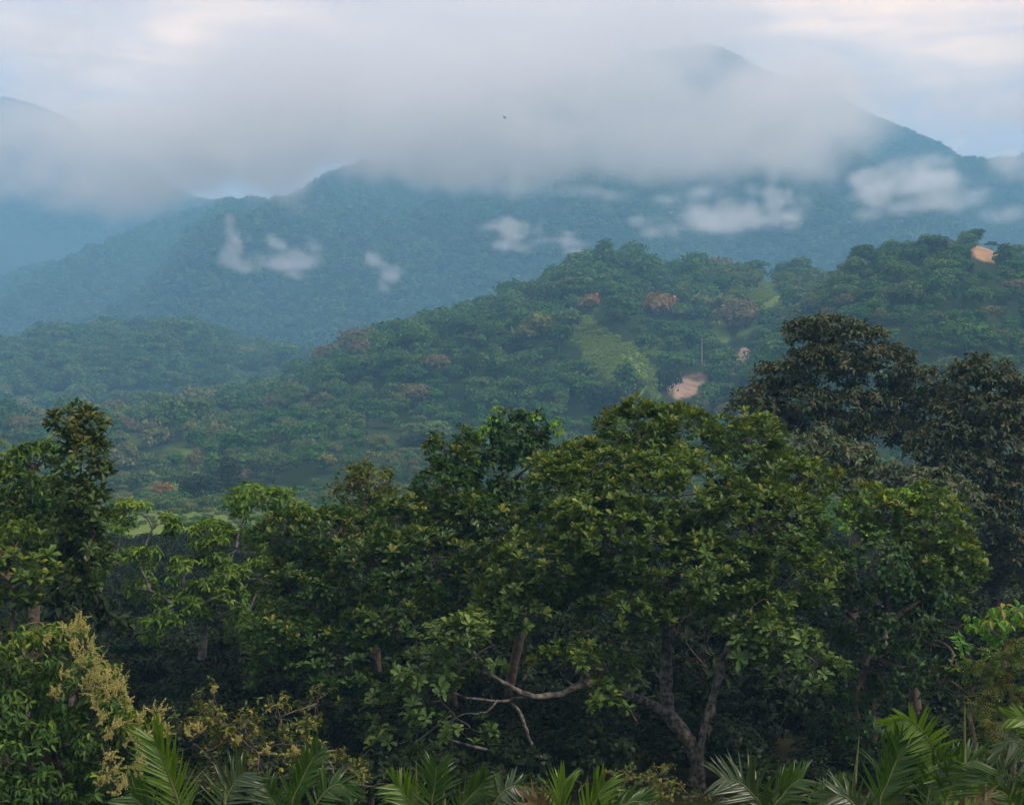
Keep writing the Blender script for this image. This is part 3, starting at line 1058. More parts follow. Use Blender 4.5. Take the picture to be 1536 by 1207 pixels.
for i in own:
    if score[i] <= 0:
        continue
    k = ['dome', 'layered', 'dome', 'tall', 'shrub', 'dome'][pick[i] % 6] if home[i] == 3 else KINDS[pick[i]]
    where = whereabouts(*pj[i])
    look = LOOK[k]
    if home[i] != 3 and pick[i] >= NB:
        look = look.replace('green', {'light': 'light green', 'yellow': 'yellow green', 'brown': 'brown tinged'}[TINTS[pick[i] - NB]])
    hill_tree(allp[i], size[i], turn[i, 2], valley_crowns[pick[i] % 6] if home[i] == 3 else hill_crowns[pick[i]], hill_trunks[pick[i]], '%s %s' % (look, where), '%ss %s' % (look, where))
hr, vr = rest[home[rest] != 3], rest[home[rest] == 3]
scatter('forest', 'dense green forest covering the hills behind the big trees', allp[hr], size[hr], turn[hr], pick[hr], hill_models)
scatter('forest', 'scrubby woodland on the valley floor behind the big trees', allp[vr], size[vr], turn[vr], pick[vr] % 6, valley_models)

pm = plant_points(mountain, -500, 2000, 0.1, 1.06, 260000, 9.5)
pf = plant_points(far_mountain, -500, 700, 0.3, 1.06, 80000, 10.5)
for nm, lb, p in (('forest', 'blue hazy forest covering the mountain', pm), ('forest', 'blue hazy forest covering the far mountain at left', pf)):
    n = len(p)
    h = rng.uniform(7, 13, n) * np.where(rng.random(n) < 0.05, 1.35, 1.0)
    wd = rng.uniform(1.0, 1.45, n)
    scatter(nm, lb, p, np.stack([h * wd, h * wd, h], -1), np.stack([0 * h, 0 * h, rng.uniform(0, 6.28, n)], -1), rng.integers(0, len(far_crowns), n), far_models)
print('hill trees', nT, 'mountain', len(pm), len(pf))


# trees that stand out on the hills
def special(kind, hill, px, base_py, wpx, hpx, mat, label, n=700, trunk=None, seed=1, name='forest_tree', sz=0.07, ground=None):
    p = np.array(ground, float) if ground is not None else ray_hill(hill, px, base_py)
    if ground is not None:
        p[2] = ground_z(np.array([p[0]]), np.array([p[1]]))[0]
    h = (1.5 if ground is None else 1.0) * hpx / F * p[1]
    p[2] -= 0.3 * h if ground is None else 0
    wd = wpx / F * p[1]
    ref = {'dome': 0.85, 'layered': 1.05, 'tall': 0.5, 'shrub': 1.3, 'umbrella': 1.55}[kind]
    return hill_tree(p, (wd / ref, wd / ref, h), seed * 1.7, crown_mesh('standout_crown', kind, n, sz, 900 + seed, mat), trunk_mesh('standout_trunk', kind, 950 + seed, trunk or dark_bark), label, None, name)


for a_, k_ in STANDOUT:
    special(*a_, **k_)


# grass and scrub on the clearings
def clearing(name, label, hill, px0, px1, v0, v1, n, mask, thr, hmin, hmax, mat):
    px, v = rng.uniform(px0, px1, n), rng.uniform(v0, v1, n)
    p = hill.at(px, v)
    q = proj(p)
    p = p[mask(q[:, 0], q[:, 1]) > thr]
    n = len(p)
    h = rng.uniform(hmin, hmax, n)
    tuft = [crown_mesh('tuft', 'shrub', 60, 0.2, 700 + i, mat) for i in range(3)]
    scatter(name, label, p, np.stack([h * 1.4, h * 1.4, h], -1), np.stack([0 * h, 0 * h, rng.uniform(0, 6.28, n)], -1), rng.integers(0, 3, n), model_collection(name + '_model', tuft))


bright_grass = leaf_material('bright_grass', [(0.13, 0.22, 0.035), (0.19, 0.29, 0.05), (0.16, 0.23, 0.06), (0.22, 0.29, 0.05)], trans=0.3, gloss=0.0, use_obj=True, island=0.4)
clearing('grass', 'bright green grass on the clearings of the central hill', central_hill, 200, 1220, 0.05, 1.0, 90000, central_grass, 0.3, 0.3, 1.1, bright_grass)
# pale pole on the central hill
v, f = tubes([(np.array([(0, 0, -0.5), (0, 0, 5.0), (0, 0, 9.0)]), np.array([0.10, 0.09, 0.06])), (np.array([(-0.35, 0, 8.6), (0, 0, 8.6), (0.35, 0, 8.6)]), np.array([0.04, 0.05, 0.04]))], 8)
pole_mat = bark_material('weathered_pole', (0.4, 0.4, 0.38), (0.55, 0.55, 0.52), 3)
po = link('utility_pole', mesh_from('utility_pole', v, f, pole_mat, True), label='thin pale pole standing above the bare cliff on the central hill', cat='pole')
po.location = ray_hill(central_hill, 1051, 556) + np.array([0, -3, 0])


sx, sy = rng.uniform(-130, 60, 5000), rng.uniform(165, 318, 5000)
sz = ground_z(sx, sy)
sk = (np.abs(sx) < sy * 0.5) & (rng.random(5000) < 0.55)
sp = np.stack([sx, sy, sz - 0.1], -1)[sk]
q_ = plant_points(central_hill, -200, 700, 0.0, 0.14, 9000, 4.0)
sp = np.concatenate([sp, q_])
key = np.floor(sp / np.array([3.2, 3.2, 99])).astype(np.int64)
_, ii = np.unique(key[:, 0] * 7919 + key[:, 1], return_index=True)
sp = sp[ii]
sh = rng.uniform(0.8, 2.8, len(sp)) * np.where(sp[:, 1] < 225, 0.45, 1.0)
scrub_models = model_collection('scrub_model', [crown_mesh('scrub_clump', k, 700, 0.09, 850 + i, m_) for i, (k, m_) in enumerate((('shrub', forest_mat), ('dome', light_mat), ('shrub', light_mat), ('shrub', yellow_mat), ('layered', forest_mat)))])
scatter('scrub', 'low mixed scrub around the bright field at the foot of the hills', sp, np.stack([sh * 1.3, sh * 1.3, sh], -1), np.stack([0 * sh, 0 * sh, rng.uniform(0, 6.28, len(sh))], -1), rng.integers(0, 5, len(sh)), scrub_models)


# undergrowth on the forest floor
ux, uy = rng.uniform(-75, 75, 9000), 24 + 96 * rng.random(9000) ** 1.3
uk = (np.abs(ux) < 8 + uy * 0.45)
upx = 768 + F * ux / uy
uk &= ~((uy < 37.5) & (uy > 29) & (upx > 880) & (upx < 1110))                        # open floor before the forked trunk
up_ = np.stack([ux, uy, ground_z(ux, uy) - 0.1], -1)[uk]
key = np.floor(up_ / np.array([1.5, 1.5, 99])).astype(np.int64)
_, ii = np.unique(key[:, 0] * 7919 + key[:, 1], return_index=True)
up_ = up_[ii]
uh = rng.uniform(0.8, 2.2, len(up_)) * np.where(up_[:, 1] > 50, 1.15, 1.0) * np.where(up_[:, 1] < 33, 0.6, 1.0)
under_mat = leaf_material('undergrowth_leaves', [(0.007, 0.018, 0.005), (0.012, 0.026, 0.006), (0.009, 0.021, 0.006), (0.018, 0.028, 0.007)], trans=0.15, gloss=0.02)  # leaf colours darkened to stand in for shade under the trees
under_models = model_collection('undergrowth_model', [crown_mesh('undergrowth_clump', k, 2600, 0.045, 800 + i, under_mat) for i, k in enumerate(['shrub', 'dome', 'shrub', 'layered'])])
scatter('undergrowth', 'green undergrowth on the forest floor, shade put into its leaf colour', up_, np.stack([uh * 1.1, uh * 1.1, uh], -1), np.stack([0 * uh, 0 * uh, rng.uniform(0, 6.28, len(uh))], -1), rng.integers(0, 4, len(uh)), under_models)


# ------------------------------------------------------------------ leaves
def tmpl_leaf(w1, t1, w2, t2, fold, curl):
    """one folded, curling blade: base at the origin, tip at x = 1"""
    z = lambda t: -curl * t * t
    v = np.array([(0, 0, 0), (t1, -w1, z(t1) + fold * w1), (t1, 0, z(t1)), (t1, w1, z(t1) + fold * w1), (t2, -w2, z(t2) + fold * w2), (t2, 0, z(t2)), (t2, w2, z(t2) + fold * w2), (1, 0, z(1))], float)
    return v, np.array([(1, 2, 5, 4), (2, 3, 6, 5)]), np.array([(0, 2, 1), (0, 3, 2), (4, 5, 7), (5, 6, 7)])


def tmpl_small(w1, t1, fold, curl):
    v = np.array([(0, 0, 0), (t1, -w1, fold * w1), (1, 0, -curl), (t1, w1, fold * w1)], float)
    return v, np.zeros((0, 4), int), np.array([(0, 2, 1), (0, 3, 2)])


def tmpl_pinnate(pairs, ll, lw, droop, curl):
    """compound leaf: leaflets in pairs along a midrib, one at the end"""
    V, T = [], []
    for i in range(pairs * 2 + 1):
        t = 0.22 + 0.70 * ((i // 2) / max(1, pairs - 1)) if i < pairs * 2 else 0.95
        s = (-1, 1)[i % 2] if i < pairs * 2 else 0
        d = np.array([0.45, s * 0.9, -droop]) if s else np.array([1, 0, -droop])
        d = d / np.linalg.norm(d)
        b = np.array([t, 0, -curl * t * t])
        side = np.cross(d, (0, 0, 1.0))
        k = len(V)
        l_ = ll * (0.75 + 0.4 * math.sin(math.pi * t))
        V += [b, b + d * l_ * 0.5 + side * lw, b + d * l_ + np.array([0, 0, -0.02]), b + d * l_ * 0.5 - side * lw]
        T += [(k, k + 1, k + 2), (k, k + 2, k + 3)]
    k = len(V)
    V += [np.array([0, -0.008, 0]), np.array([0, 0.008, 0]), np.array([0.95, 0.004, -curl * 0.9]), np.array([0.95, -0.004, -curl * 0.9])]
    T += [(k, k + 1, k + 2), (k, k + 2, k + 3)]
    return np.array(V), np.zeros((0, 4), int), np.array(T)


T_OBOVATE = tmpl_leaf(0.26, 0.40, 0.44, 0.74, 0.35, 0.16)
T_LANCE = tmpl_leaf(0.42, 0.30, 0.40, 0.62, 0.35, 0.22)
T_SMALL = tmpl_small(0.5, 0.48, 0.3, 0.12)
T_PIN = tmpl_pinnate(5, 0.34, 0.055, 0.45, 0.25)
T_PIN_BIG = tmpl_pinnate(8, 0.30, 0.055, 0.5, 0.3)


def frames(d, n):
    d = unit(d)
    y = unit(np.cross(n, d))
    return d, y, np.cross(d, y)


def leaves_mesh(name, tm, pos, d, n, L, W, mat, age=None, base=(0, 0, 0)):
    tv, tq, tt = tm
    x, y, z = frames(d, n)
    k, m = len(tv), len(pos)
    v = pos[:, None, :] - np.asarray(base) + x[:, None, :] * (tv[None, :, 0:1] * L[:, None, None]) + y[:, None, :] * (tv[None, :, 1:2] * W[:, None, None]) + z[:, None, :] * (tv[None, :, 2:3] * L[:, None, None])
    off = (np.arange(m) * k)[:, None, None]
    fs = [(a[None] + off).reshape(-1, a.shape[1]) for a in (tq, tt) if len(a)]
    at = {'age': np.repeat(age, k)} if age is not None else None
    return mesh_from(name, v.reshape(-1, 3), fs, mat, len(tq) > 0, at)


SHARED = {}


def leaf_shape(tm, mat, age):
    key = (id(tm), mat.name, age)
    if key not in SHARED:
        tv, tq, tt = tm
        SHARED[key] = mesh_from('leaf', tv, [a for a in (tq, tt) if len(a)], mat, len(tq) > 0, {'age': np.full(len(tv), age)})
    return SHARED[key]


def single_leaves(parent, tm, pos, d, n, L, W, mat, age, base, name='leaf'):
    x, y, z = frames(d, n)
    p = pos - np.asarray(base)
    for i in range(len(pos)):
        a = 0.0 if age is None else round(float(age[i]) * 3) / 3
        o = bpy.data.objects.new(name, leaf_shape(tm, mat, a))
        C.objects.link(o)
        o.parent = parent
        o.matrix_local = Matrix(((x[i, 0] * L[i], y[i, 0] * W[i], z[i, 0] * L[i], p[i, 0]), (x[i, 1] * L[i], y[i, 1] * W[i], z[i, 1] * L[i], p[i, 1]), (x[i, 2] * L[i], y[i, 2] * W[i], z[i, 2] * L[i], p[i, 2]), (0, 0, 0, 1)))


STYLES = dict(
    # tm, sprays per m2, spray radius, whorls per spray, leaves per whorl, length, width ratio, tilt range, random, droop, up share, share kept underneath
    whorl=dict(tm=T_OBOVATE, dens=3.1, rs=0.48, per=9, nl=9, L=0.185, wr=0.56, tilt=(0.15, 1.35), rnd=0.14, droop=0.04, up=0.80, under=0.45),
    whorl_big=dict(tm=T_OBOVATE, dens=1.7, rs=0.50, per=8, nl=9, L=0.215, wr=0.56, tilt=(0.05, 1.1), rnd=0.18, droop=0.10, up=0.75, under=0.5),
    lance=dict(tm=T_LANCE, dens=2.5, rs=0.40, per=9, nl=7, L=0.19, wr=0.40, tilt=(-0.35, 0.35), rnd=0.45, droop=0.75, up=0.4, under=0.7),
    small=dict(tm=T_LANCE, dens=1.9, rs=0.42, per=9, nl=6, L=0.125, wr=0.55, tilt=(-0.3, 0.6), rnd=0.55, droop=0.35, up=0.5, under=0.6),
    fine=dict(tm=T_SMALL, dens=2.4, rs=0.38, per=12, nl=8, L=0.085, wr=0.75, tilt=(-0.3, 0.6), rnd=0.6, droop=0.2, up=0.5, under=0.6),
    vine=dict(tm=T_LANCE, dens=2.2, rs=0.42, per=10, nl=6, L=0.14, wr=0.65, tilt=(-0.6, 0.3), rnd=0.5, droop=0.8, up=0.1, under=0.8),
    layer=dict(tm=T_LANCE, dens=1.8, rs=0.60, per=10, nl=7, L=0.22, wr=0.48, tilt=(-0.35, 0.3), rnd=0.3, droop=0.30, up=0.85, under=0.22),
    airy=dict(tm=T_LANCE, dens=1.9, rs=0.42, per=9, nl=7, L=0.21, wr=0.42, tilt=(-0.45, 0.5), rnd=0.3, droop=0.35, up=0.8, under=0.25),
    pinnate=dict(tm=T_PIN, dens=1.1, rs=0.50, per=6, nl=6, L=0.42, wr=1.0, tilt=(-0.25, 0.5), rnd=0.3, droop=0.3, up=0.7, under=0.35),
    feather=dict(tm=T_PIN, dens=0.9, rs=0.62, per=6, nl=6, L=0.50, wr=1.0, tilt=(-0.35, 0.4), rnd=0.35, droop=0.4, up=0.8, under=0.25),
    hang=dict(tm=T_LANCE, dens=2.4, rs=0.45, per=6, nl=6, L=0.20, wr=0.45, tilt=(-0.6, 0.1), rnd=0.3, droop=1.1, up=0.2, under=0.6),
    dark=dict(tm=T_LANCE, dens=1.1, rs=0.65, per=9, nl=6, L=0.24, wr=0.55, tilt=(-0.3, 0.6), rnd=0.5, droop=0.4, up=0.5, under=0.7),
)


def lobe_array(lobes):
    c = np.array([P(l[0], l[1], l[2]) for l in lobes])
    r = np.array([(l[3] / F * l[2], l[5], l[4] / F * l[2]) for l in lobes])
    return c, r


def grow(lobes, st, r, dens=1.0, Lk=1.0):
    """sprays on the shells of the lobes, whorls on the sprays, leaves on the whorls"""
    c, R_ = lobe_array(lobes)
    S, O, LB = [], [], []
    R_ = np.maximum(R_ - st['rs'] * 0.3, 0.5 * R_)
    for i in range(len(c)):
        a, b, h = R_[i]
        area = 4 * math.pi * (((a * b) ** 1.6 + (a * h) ** 1.6 + (b * h) ** 1.6) / 3) ** (1 / 1.6)
        n = max(3, int(area * st['dens'] * dens))
        d = rand_dirs(n, r)
        keep = (d[:, 2] > -0.25) | (r.random(n) < st['under'])
        d = d[keep]
        p = c[i] + d * R_[i] * (0.74 + 0.32 * r.random(len(d)))[:, None]
        q = (((p[:, None, :] - c[None]) / R_[None]) ** 2).sum(-1)
        q[:, i] = 9
        inside = q.min(1) < 0.45
        keep = ~inside | (r.random(len(d)) < 0.12)
        p, d = p[keep], d[keep]
        S.append(p)
        O.append(unit(d / R_[i]))
        LB.append(np.full(len(p), i))
    S, O, LB = np.concatenate(S), np.concatenate(O), np.concatenate(LB)
    up = np.array([0, 0, 1.0])
    O = unit(O + up * 0.35)
    m = st['per']
    ns = len(S)
    e1 = unit(np.cross(O, rand_dirs(ns, r)))
    e2 = np.cross(O, e1)
    q = np.sqrt(r.random((ns, m)))
    a = r.random((ns, m)) * 6.283
    rs = st['rs'] * (0.7 + 0.6 * r.random((ns, 1)))
    tx, ty = q * np.cos(a), q * np.sin(a)
    W = S[:, None, :] + (e1[:, None, :] * tx[..., None] + e2[:, None, :] * ty[..., None] * 0.8) * rs[..., None] + O[:, None, :] * ((0.45 * (1 - q * q) + 0.14 * r.normal(size=(ns, m))) * rs)[..., None]
    AX = unit(O[:, None, :] * (1 - st['up']) + up * st['up'] + 0.45 * (e1[:, None, :] * tx[..., None] + e2[:, None, :] * ty[..., None]) + 0.22 * r.normal(size=(ns, m, 3)))
    W, AX = W.reshape(-1, 3), AX.reshape(-1, 3)
    wl = np.repeat(LB, m)
    nw, nl = len(W), st['nl']
    f1 = unit(np.cross(AX, rand_dirs(nw, r)))
    f2 = np.cross(AX, f1)
    ang = (np.arange(nl)[None] * 2.399 + r.random((nw, 1)) * 6.28 + 0.25 * r.normal(size=(nw, nl)))
    tilt = st['tilt'][0] + (st['tilt'][1] - st['tilt'][0]) * (np.arange(nl)[None] / max(1, nl - 1)) + 0.12 * r.normal(size=(nw, nl))
    D = f1[:, None, :] * np.cos(ang)[..., None] + f2[:, None, :] * np.sin(ang)[..., None] + AX[:, None, :] * tilt[..., None] + st['rnd'] * r.normal(size=(nw, nl, 3))
    D[..., 2] -= st['droop'] * (0.4 + 0.6 * r.random((nw, nl)))
    D = unit(D)
    Nn = AX[:, None, :] + 0.25 * r.normal(size=D.shape) + up * 0.15
    L_ = st['L'] * Lk * (0.72 + 0.5 * r.random((nw, nl))) * (0.8 + 0.4 * r.random((nw, 1)))
    young = (r.random((nw, 1)) < 0.55) * smooth(0.35, 1.0, np.arange(nl)[None] / max(1, nl - 1)) * smooth(-0.1, 0.7, np.repeat(O[:, 2], m))[:, None] * (0.35 + 0.65 * r.random((nw, 1)))
    pos = np.repeat(W[:, None, :], nl, 1) + D * 0.015
    out = dict(pos=pos.reshape(-1, 3), d=D.reshape(-1, 3), n=Nn.reshape(-1, 3), L=L_.reshape(-1), W=(L_ * st['wr']).reshape(-1), age=young.reshape(-1), out=np.repeat(np.repeat(O, m, 0), nl, 0), S=S, O=O, LB=LB, Wp=W, WS=np.repeat(np.arange(ns), m), c=c, R=R_)
    return out


def fan_limbs(base, fork, c, r, thick, wob=0.08):
    """trunk from the base to the fork, limbs from it to the lobe centres: [trunk path], [limb paths]"""
    trunk = [(curve_pts(base, fork, 8, 0.03, r), np.linspace(thick, thick * 0.6, 8))]
    limbs = []
    ends = sorted(range(len(c)), key=lambda i: np.linalg.norm(c[i] - fork))
    nodes = [np.asarray(fork, float)]
    for i in ends:
        dd = [np.linalg.norm(c[i] - q) + 0.35 * np.linalg.norm(q - fork) for q in nodes]
        q = nodes[int(np.argmin(dd))]
        p = curve_pts(q, c[i], 7, wob, r, sag=-0.06)
        t0 = thick * 0.5 / (1 + 0.25 * np.linalg.norm(q - fork))
        limbs.append((p, np.linspace(t0, max(0.018, t0 * 0.4), 7)))
        nodes += [p[4], p[6]]
    return trunk, limbs


def broadleaf(name, label, lobes, style, mat, bark, base, fork, thick=0.2, seed=0, dens=1.0, Lk=1.0, leaves=300, group=None, cat='tree', extra=None, custom=None, limb_parts=True, twig=True):
    r = np.random.default_rng(1000 + seed)
    st = STYLES[style]
    g = grow(lobes, st, r, dens, Lk)
    base = np.asarray(base, float)
    e = bpy.data.objects.new(name, None)
    C.objects.link(e)
    e.location = base
    e.empty_display_size = 0.5
    tag(e, label, cat, group)
    z0 = np.zeros(3)
    if custom:
        trunk, limbs = custom(g['c'], r)
    else:
        trunk, limbs = fan_limbs(base, np.asarray(fork, float), g['c'], r, thick)
    v, f = tubes([(p - base, q) for p, q in trunk], 9)
    link('trunk', mesh_from('trunk', v, f, bark, True), e)
    if limb_parts:
        for p, q in limbs:
            v, f = tubes([(p - base, q)], 7)
            link('limb', mesh_from('limb', v, f, bark, True), e)
    if twig:
        br = []
        for i in range(len(g['S'])):
            c0 = g['c'][g['LB'][i]]
            p0 = c0 + (g['S'][i] - c0) * 0.3 * r.random() + 0.16 * g['R'][g['LB'][i]] * r.normal(size=3)
            br.append((curve_pts(p0 - base, g['S'][i] - base, 4, 0.07, r), np.linspace(0.012, 0.006, 4)))
        for j in range(0, len(g['Wp']), 2):
            s = g['S'][g['WS'][j]]
            br.append((np.stack([s - base, (s * 0.45 + g['Wp'][j] * 0.55) - base - np.array([0, 0, 0.03]), g['Wp'][j] - base]), np.array([0.008, 0.006, 0.004])))
        v, f = tubes(br, 3)
        link('twigs', mesh_from('twigs', v, f, bark, True), e, kind='stuff')
    # the leaves that show largest are leaves of their own, the rest one crown
    view = np.array([0, 0, CZ]) - g['pos']
    dist = np.linalg.norm(view, axis=1)
    view = view / dist[:, None]
    q = proj(g['pos'])
    seen = (q[:, 0] > 4) & (q[:, 0] < 1532) & (q[:, 1] < 1203)
    sc = g['L'] * g['W'] * (0.25 + np.abs((unit(g['n']) * view).sum(1))) / dist ** 2 * np.clip((g['out'] * view).sum(1) + 0.3, 0, 1) * seen
    depth_in = (((g['pos'][:, None, :] - g['c'][None]) / g['R'][None]) ** 2).sum(-1).min(1) if len(g['pos']) * len(g['c']) < 6e6 else np.ones(len(sc))
    sc = sc * np.clip(depth_in, 0.2, 1.3)
    top = np.argsort(-sc)[:leaves] if leaves else np.array([], int)
    top = top[sc[top] > 0]
    m = np.ones(len(sc), bool)
    m[top] = False
    link('crown', leaves_mesh('crown', st['tm'], g['pos'][m], g['d'][m], g['n'][m], g['L'][m], g['W'][m], mat, g['age'][m], base), e, kind='stuff')
    single_leaves(e, st['tm'], g['pos'][top], g['d'][top], g['n'][top], g['L'][top], g['W'][top], mat, g['age'][top], base)
    COUNT[name + ' ' + str(seed)] = len(sc) * (len(st['tm'][1]) * 2 + len(st['tm'][2]))
    if extra:
        extra(e, g, base, r)
    return e


COUNT = {}


def G(px, Y, dz=-0.1):
    x = (px - 768) / F * Y
    return np.array([x, Y, float(ground_z(np.array([x]), np.array([Y]))[0]) + dz])


# ------------------------------------------------------------------ leaf and bark materials of the near trees
WHORL_COLS = [(0.035, 0.077, 0.012), (0.050, 0.095, 0.016), (0.042, 0.083, 0.017), (0.064, 0.105, 0.019), (0.046, 0.087, 0.012), (0.083, 0.124, 0.029)]
whorl_mat = leaf_material('whorled_leaves', [(0.049, 0.114, 0.014), (0.070, 0.142, 0.020), (0.058, 0.124, 0.022), (0.090, 0.159, 0.024), (0.064, 0.128, 0.015), (0.118, 0.176, 0.044)], trans=0.28, rough=0.4, gloss=0.035, use_obj=False, age_col=(0.211, 0.226, 0.015))
whorl_deep_mat = leaf_material('deep_green_whorled_leaves', [(0.034, 0.090, 0.013), (0.048, 0.111, 0.017), (0.040, 0.100, 0.020), (0.060, 0.121, 0.020)], trans=0.28, rough=0.4, gloss=0.035, use_obj=False, age_col=(0.200, 0.203, 0.014))
whorl_lit_mat = leaf_material('lit_grey_green_whorled_leaves', [(0.064, 0.130, 0.029), (0.082, 0.153, 0.037), (0.072, 0.136, 0.026), (0.102, 0.165, 0.044)], trans=0.28, rough=0.42, gloss=0.03, use_obj=False, age_col=(0.179, 0.226, 0.033))  # grey green, paled to stand in for light on the lower boughs
whorl_dark_mat = leaf_material('dark_whorled_leaves', [(0.033, 0.077, 0.011), (0.051, 0.099, 0.015), (0.044, 0.085, 0.015), (0.074, 0.096, 0.015)], trans=0.28, rough=0.42, gloss=0.04, use_obj=False, age_col=(0.170, 0.150, 0.018))
vine_dark_mat = leaf_material('dark_creeper_leaves', [(0.018, 0.053, 0.013), (0.030, 0.077, 0.016), (0.022, 0.063, 0.018)], trans=0.28, rough=0.42, gloss=0.03, use_obj=False, age_col=(0.080, 0.162, 0.018))
vine_bright_mat = leaf_material('young_creeper_leaves', [(0.127, 0.284, 0.014), (0.177, 0.346, 0.017), (0.102, 0.236, 0.014)], trans=0.4, gloss=0.03, use_obj=False)
round_mat = leaf_material('rusty_green_leaves', [(0.054, 0.109, 0.013), (0.074, 0.130, 0.015), (0.143, 0.117, 0.029), (0.045, 0.102, 0.013)], trans=0.3, gloss=0.03, use_obj=False, age_col=(0.157, 0.240, 0.018))
brown_tree_mat = leaf_material('brownish_green_leaves', [(0.038, 0.072, 0.027), (0.056, 0.087, 0.038), (0.063, 0.076, 0.031), (0.045, 0.078, 0.036), (0.085, 0.101, 0.058)], trans=0.22, gloss=0.035, rough=0.5, use_obj=False, age_col=(0.123, 0.081, 0.027))
grey_tree_mat = leaf_material('grey_green_leaves', [(0.064, 0.108, 0.048), (0.084, 0.128, 0.062), (0.095, 0.114, 0.051), (0.072, 0.114, 0.053)], trans=0.22, gloss=0.04, rough=0.5, use_obj=False, age_col=(0.115, 0.106, 0.040))
light_pin_mat = leaf_material('light_green_leaves_of_airy_tree', [(0.090, 0.184, 0.022), (0.122, 0.226, 0.029), (0.070, 0.148, 0.024)], trans=0.36, gloss=0.025, use_obj=False, age_col=(0.256, 0.368, 0.028))
lance_mat = leaf_material('hanging_lance_leaves', [(0.031, 0.084, 0.012), (0.054, 0.123, 0.015), (0.044, 0.102, 0.018)], trans=0.28, rough=0.42, gloss=0.03, use_obj=False, age_col=(0.177, 0.284, 0.018))
yellow_leaf_mat = leaf_material('yellowish_leaves', [(0.133, 0.186, 0.018), (0.177, 0.231, 0.021), (0.096, 0.153, 0.018)], trans=0.35, gloss=0.03, use_obj=False, age_col=(0.328, 0.293, 0.040))
olive_mat = leaf_material('olive_bush_leaves', [(0.059, 0.102, 0.018), (0.088, 0.128, 0.022), (0.074, 0.109, 0.021), (0.143, 0.122, 0.037)], trans=0.28, gloss=0.03, use_obj=False, age_col=(0.307, 0.253, 0.029))
shade_mat = leaf_material('shade_toned_understorey_leaves', [(0.010, 0.024, 0.007), (0.015, 0.032, 0.010), (0.012, 0.027, 0.008)], trans=0.25, gloss=0.02, use_obj=False, age_col=(0.038, 0.056, 0.012))  # shade below the canopy is put into these very dark leaf colours
rust_pin_mat = leaf_material('rust_tinged_leaves', [(0.064, 0.114, 0.020), (0.051, 0.110, 0.020), (0.109, 0.106, 0.018), (0.044, 0.096, 0.018), (0.070, 0.114, 0.022)], trans=0.3, gloss=0.02, use_obj=False, age_col=(0.179, 0.121, 0.017))
hang_mat = leaf_material('broad_hanging_leaves', [(0.054, 0.175, 0.019), (0.079, 0.231, 0.022), (0.106, 0.273, 0.025)], trans=0.35, gloss=0.03, use_obj=False, age_col=(0.287, 0.195, 0.040))
cream_mat = leaf_material('cream_flowers', [(0.46, 0.42, 0.15), (0.56, 0.51, 0.22), (0.38, 0.37, 0.12)], trans=0.3, gloss=0.0, use_obj=False)
lichen_bark = bark_material('lichen_spotted_bark', (0.030, 0.022, 0.016), (0.20, 0.18, 0.14), 7.0)
brown_bark = bark_material('brown_bark', (0.06, 0.042, 0.030), (0.15, 0.115, 0.085), 7.0)
grey_bark = bark_material('grey_bark', (0.075, 0.068, 0.058), (0.20, 0.185, 0.16), 7.0)


def sprigs(name, mat, tm, spots, r, n, rad, L, wr, droop, upw=0.3, label=None):
    """loose leaves or flowers set about a few spots, joined into one part"""
    def f(e, g, base, rr):
        pos, d, nn = [], [], []
        for px, py, Y, k in spots:
            c = P(px, py, Y)
            m = int(n * k)
            p = c + rand_dirs(m, rr) * (rad * k * rr.random((m, 1)) ** 0.5)
            pos.append(p)
            q = rand_dirs(m, rr) + (p - c) / (rad * k) * 0.6
            q[:, 2] += upw - droop
            d.append(unit(q))
            nn.append(unit(rand_dirs(m, rr) * 0.5 + np.array([0, -0.4, 0.8])))
        pos, d, nn = np.concatenate(pos), np.concatenate(d), np.concatenate(nn)
        L_ = L * rr.uniform(0.7, 1.3, len(pos))
        o = link(name, leaves_mesh(name, tm, pos, d, nn, L_, L_ * wr, mat, np.zeros(len(pos)), base), e, kind='stuff')
        if label:
            o['label'] = label
    return f


def panicles(spots):
    """upright cream flower sprays"""
    def f(e, g, base, r):
        for px, py, Y, k in spots:
            c = P(px, py, Y)
            ax = unit(np.array([0.3, -0.35, 0.9]) + 0.35 * r.normal(size=3))
            p, br = [], []
            for q in range(int(8 + 7 * k)):
                o0 = c + ax * 0.22 * k * r.random() + 0.05 * k * r.normal(size=3)
                d0 = unit(ax + 0.7 * r.normal(size=3))
                l0 = 0.24 * k * r.uniform(0.4, 1.3)
                tt = r.random((60, 1))
                p.append(o0 + d0 * l0 * tt + 0.011 * (1.1 - tt) * r.normal(size=(60, 3)))
            p = np.concatenate(p)
            n = len(p)
            L_ = r.uniform(0.011, 0.024, n)
            o = link('flower_panicle', leaves_mesh('flower_panicle', T_SMALL, p, rand_dirs(n, r), rand_dirs(n, r), L_, L_ * 0.8, cream_mat, np.zeros(n), base), e, kind='stuff')
    return f


def both(*fs):
    def f(*a):
        for q in fs:
            q(*a)
    return f


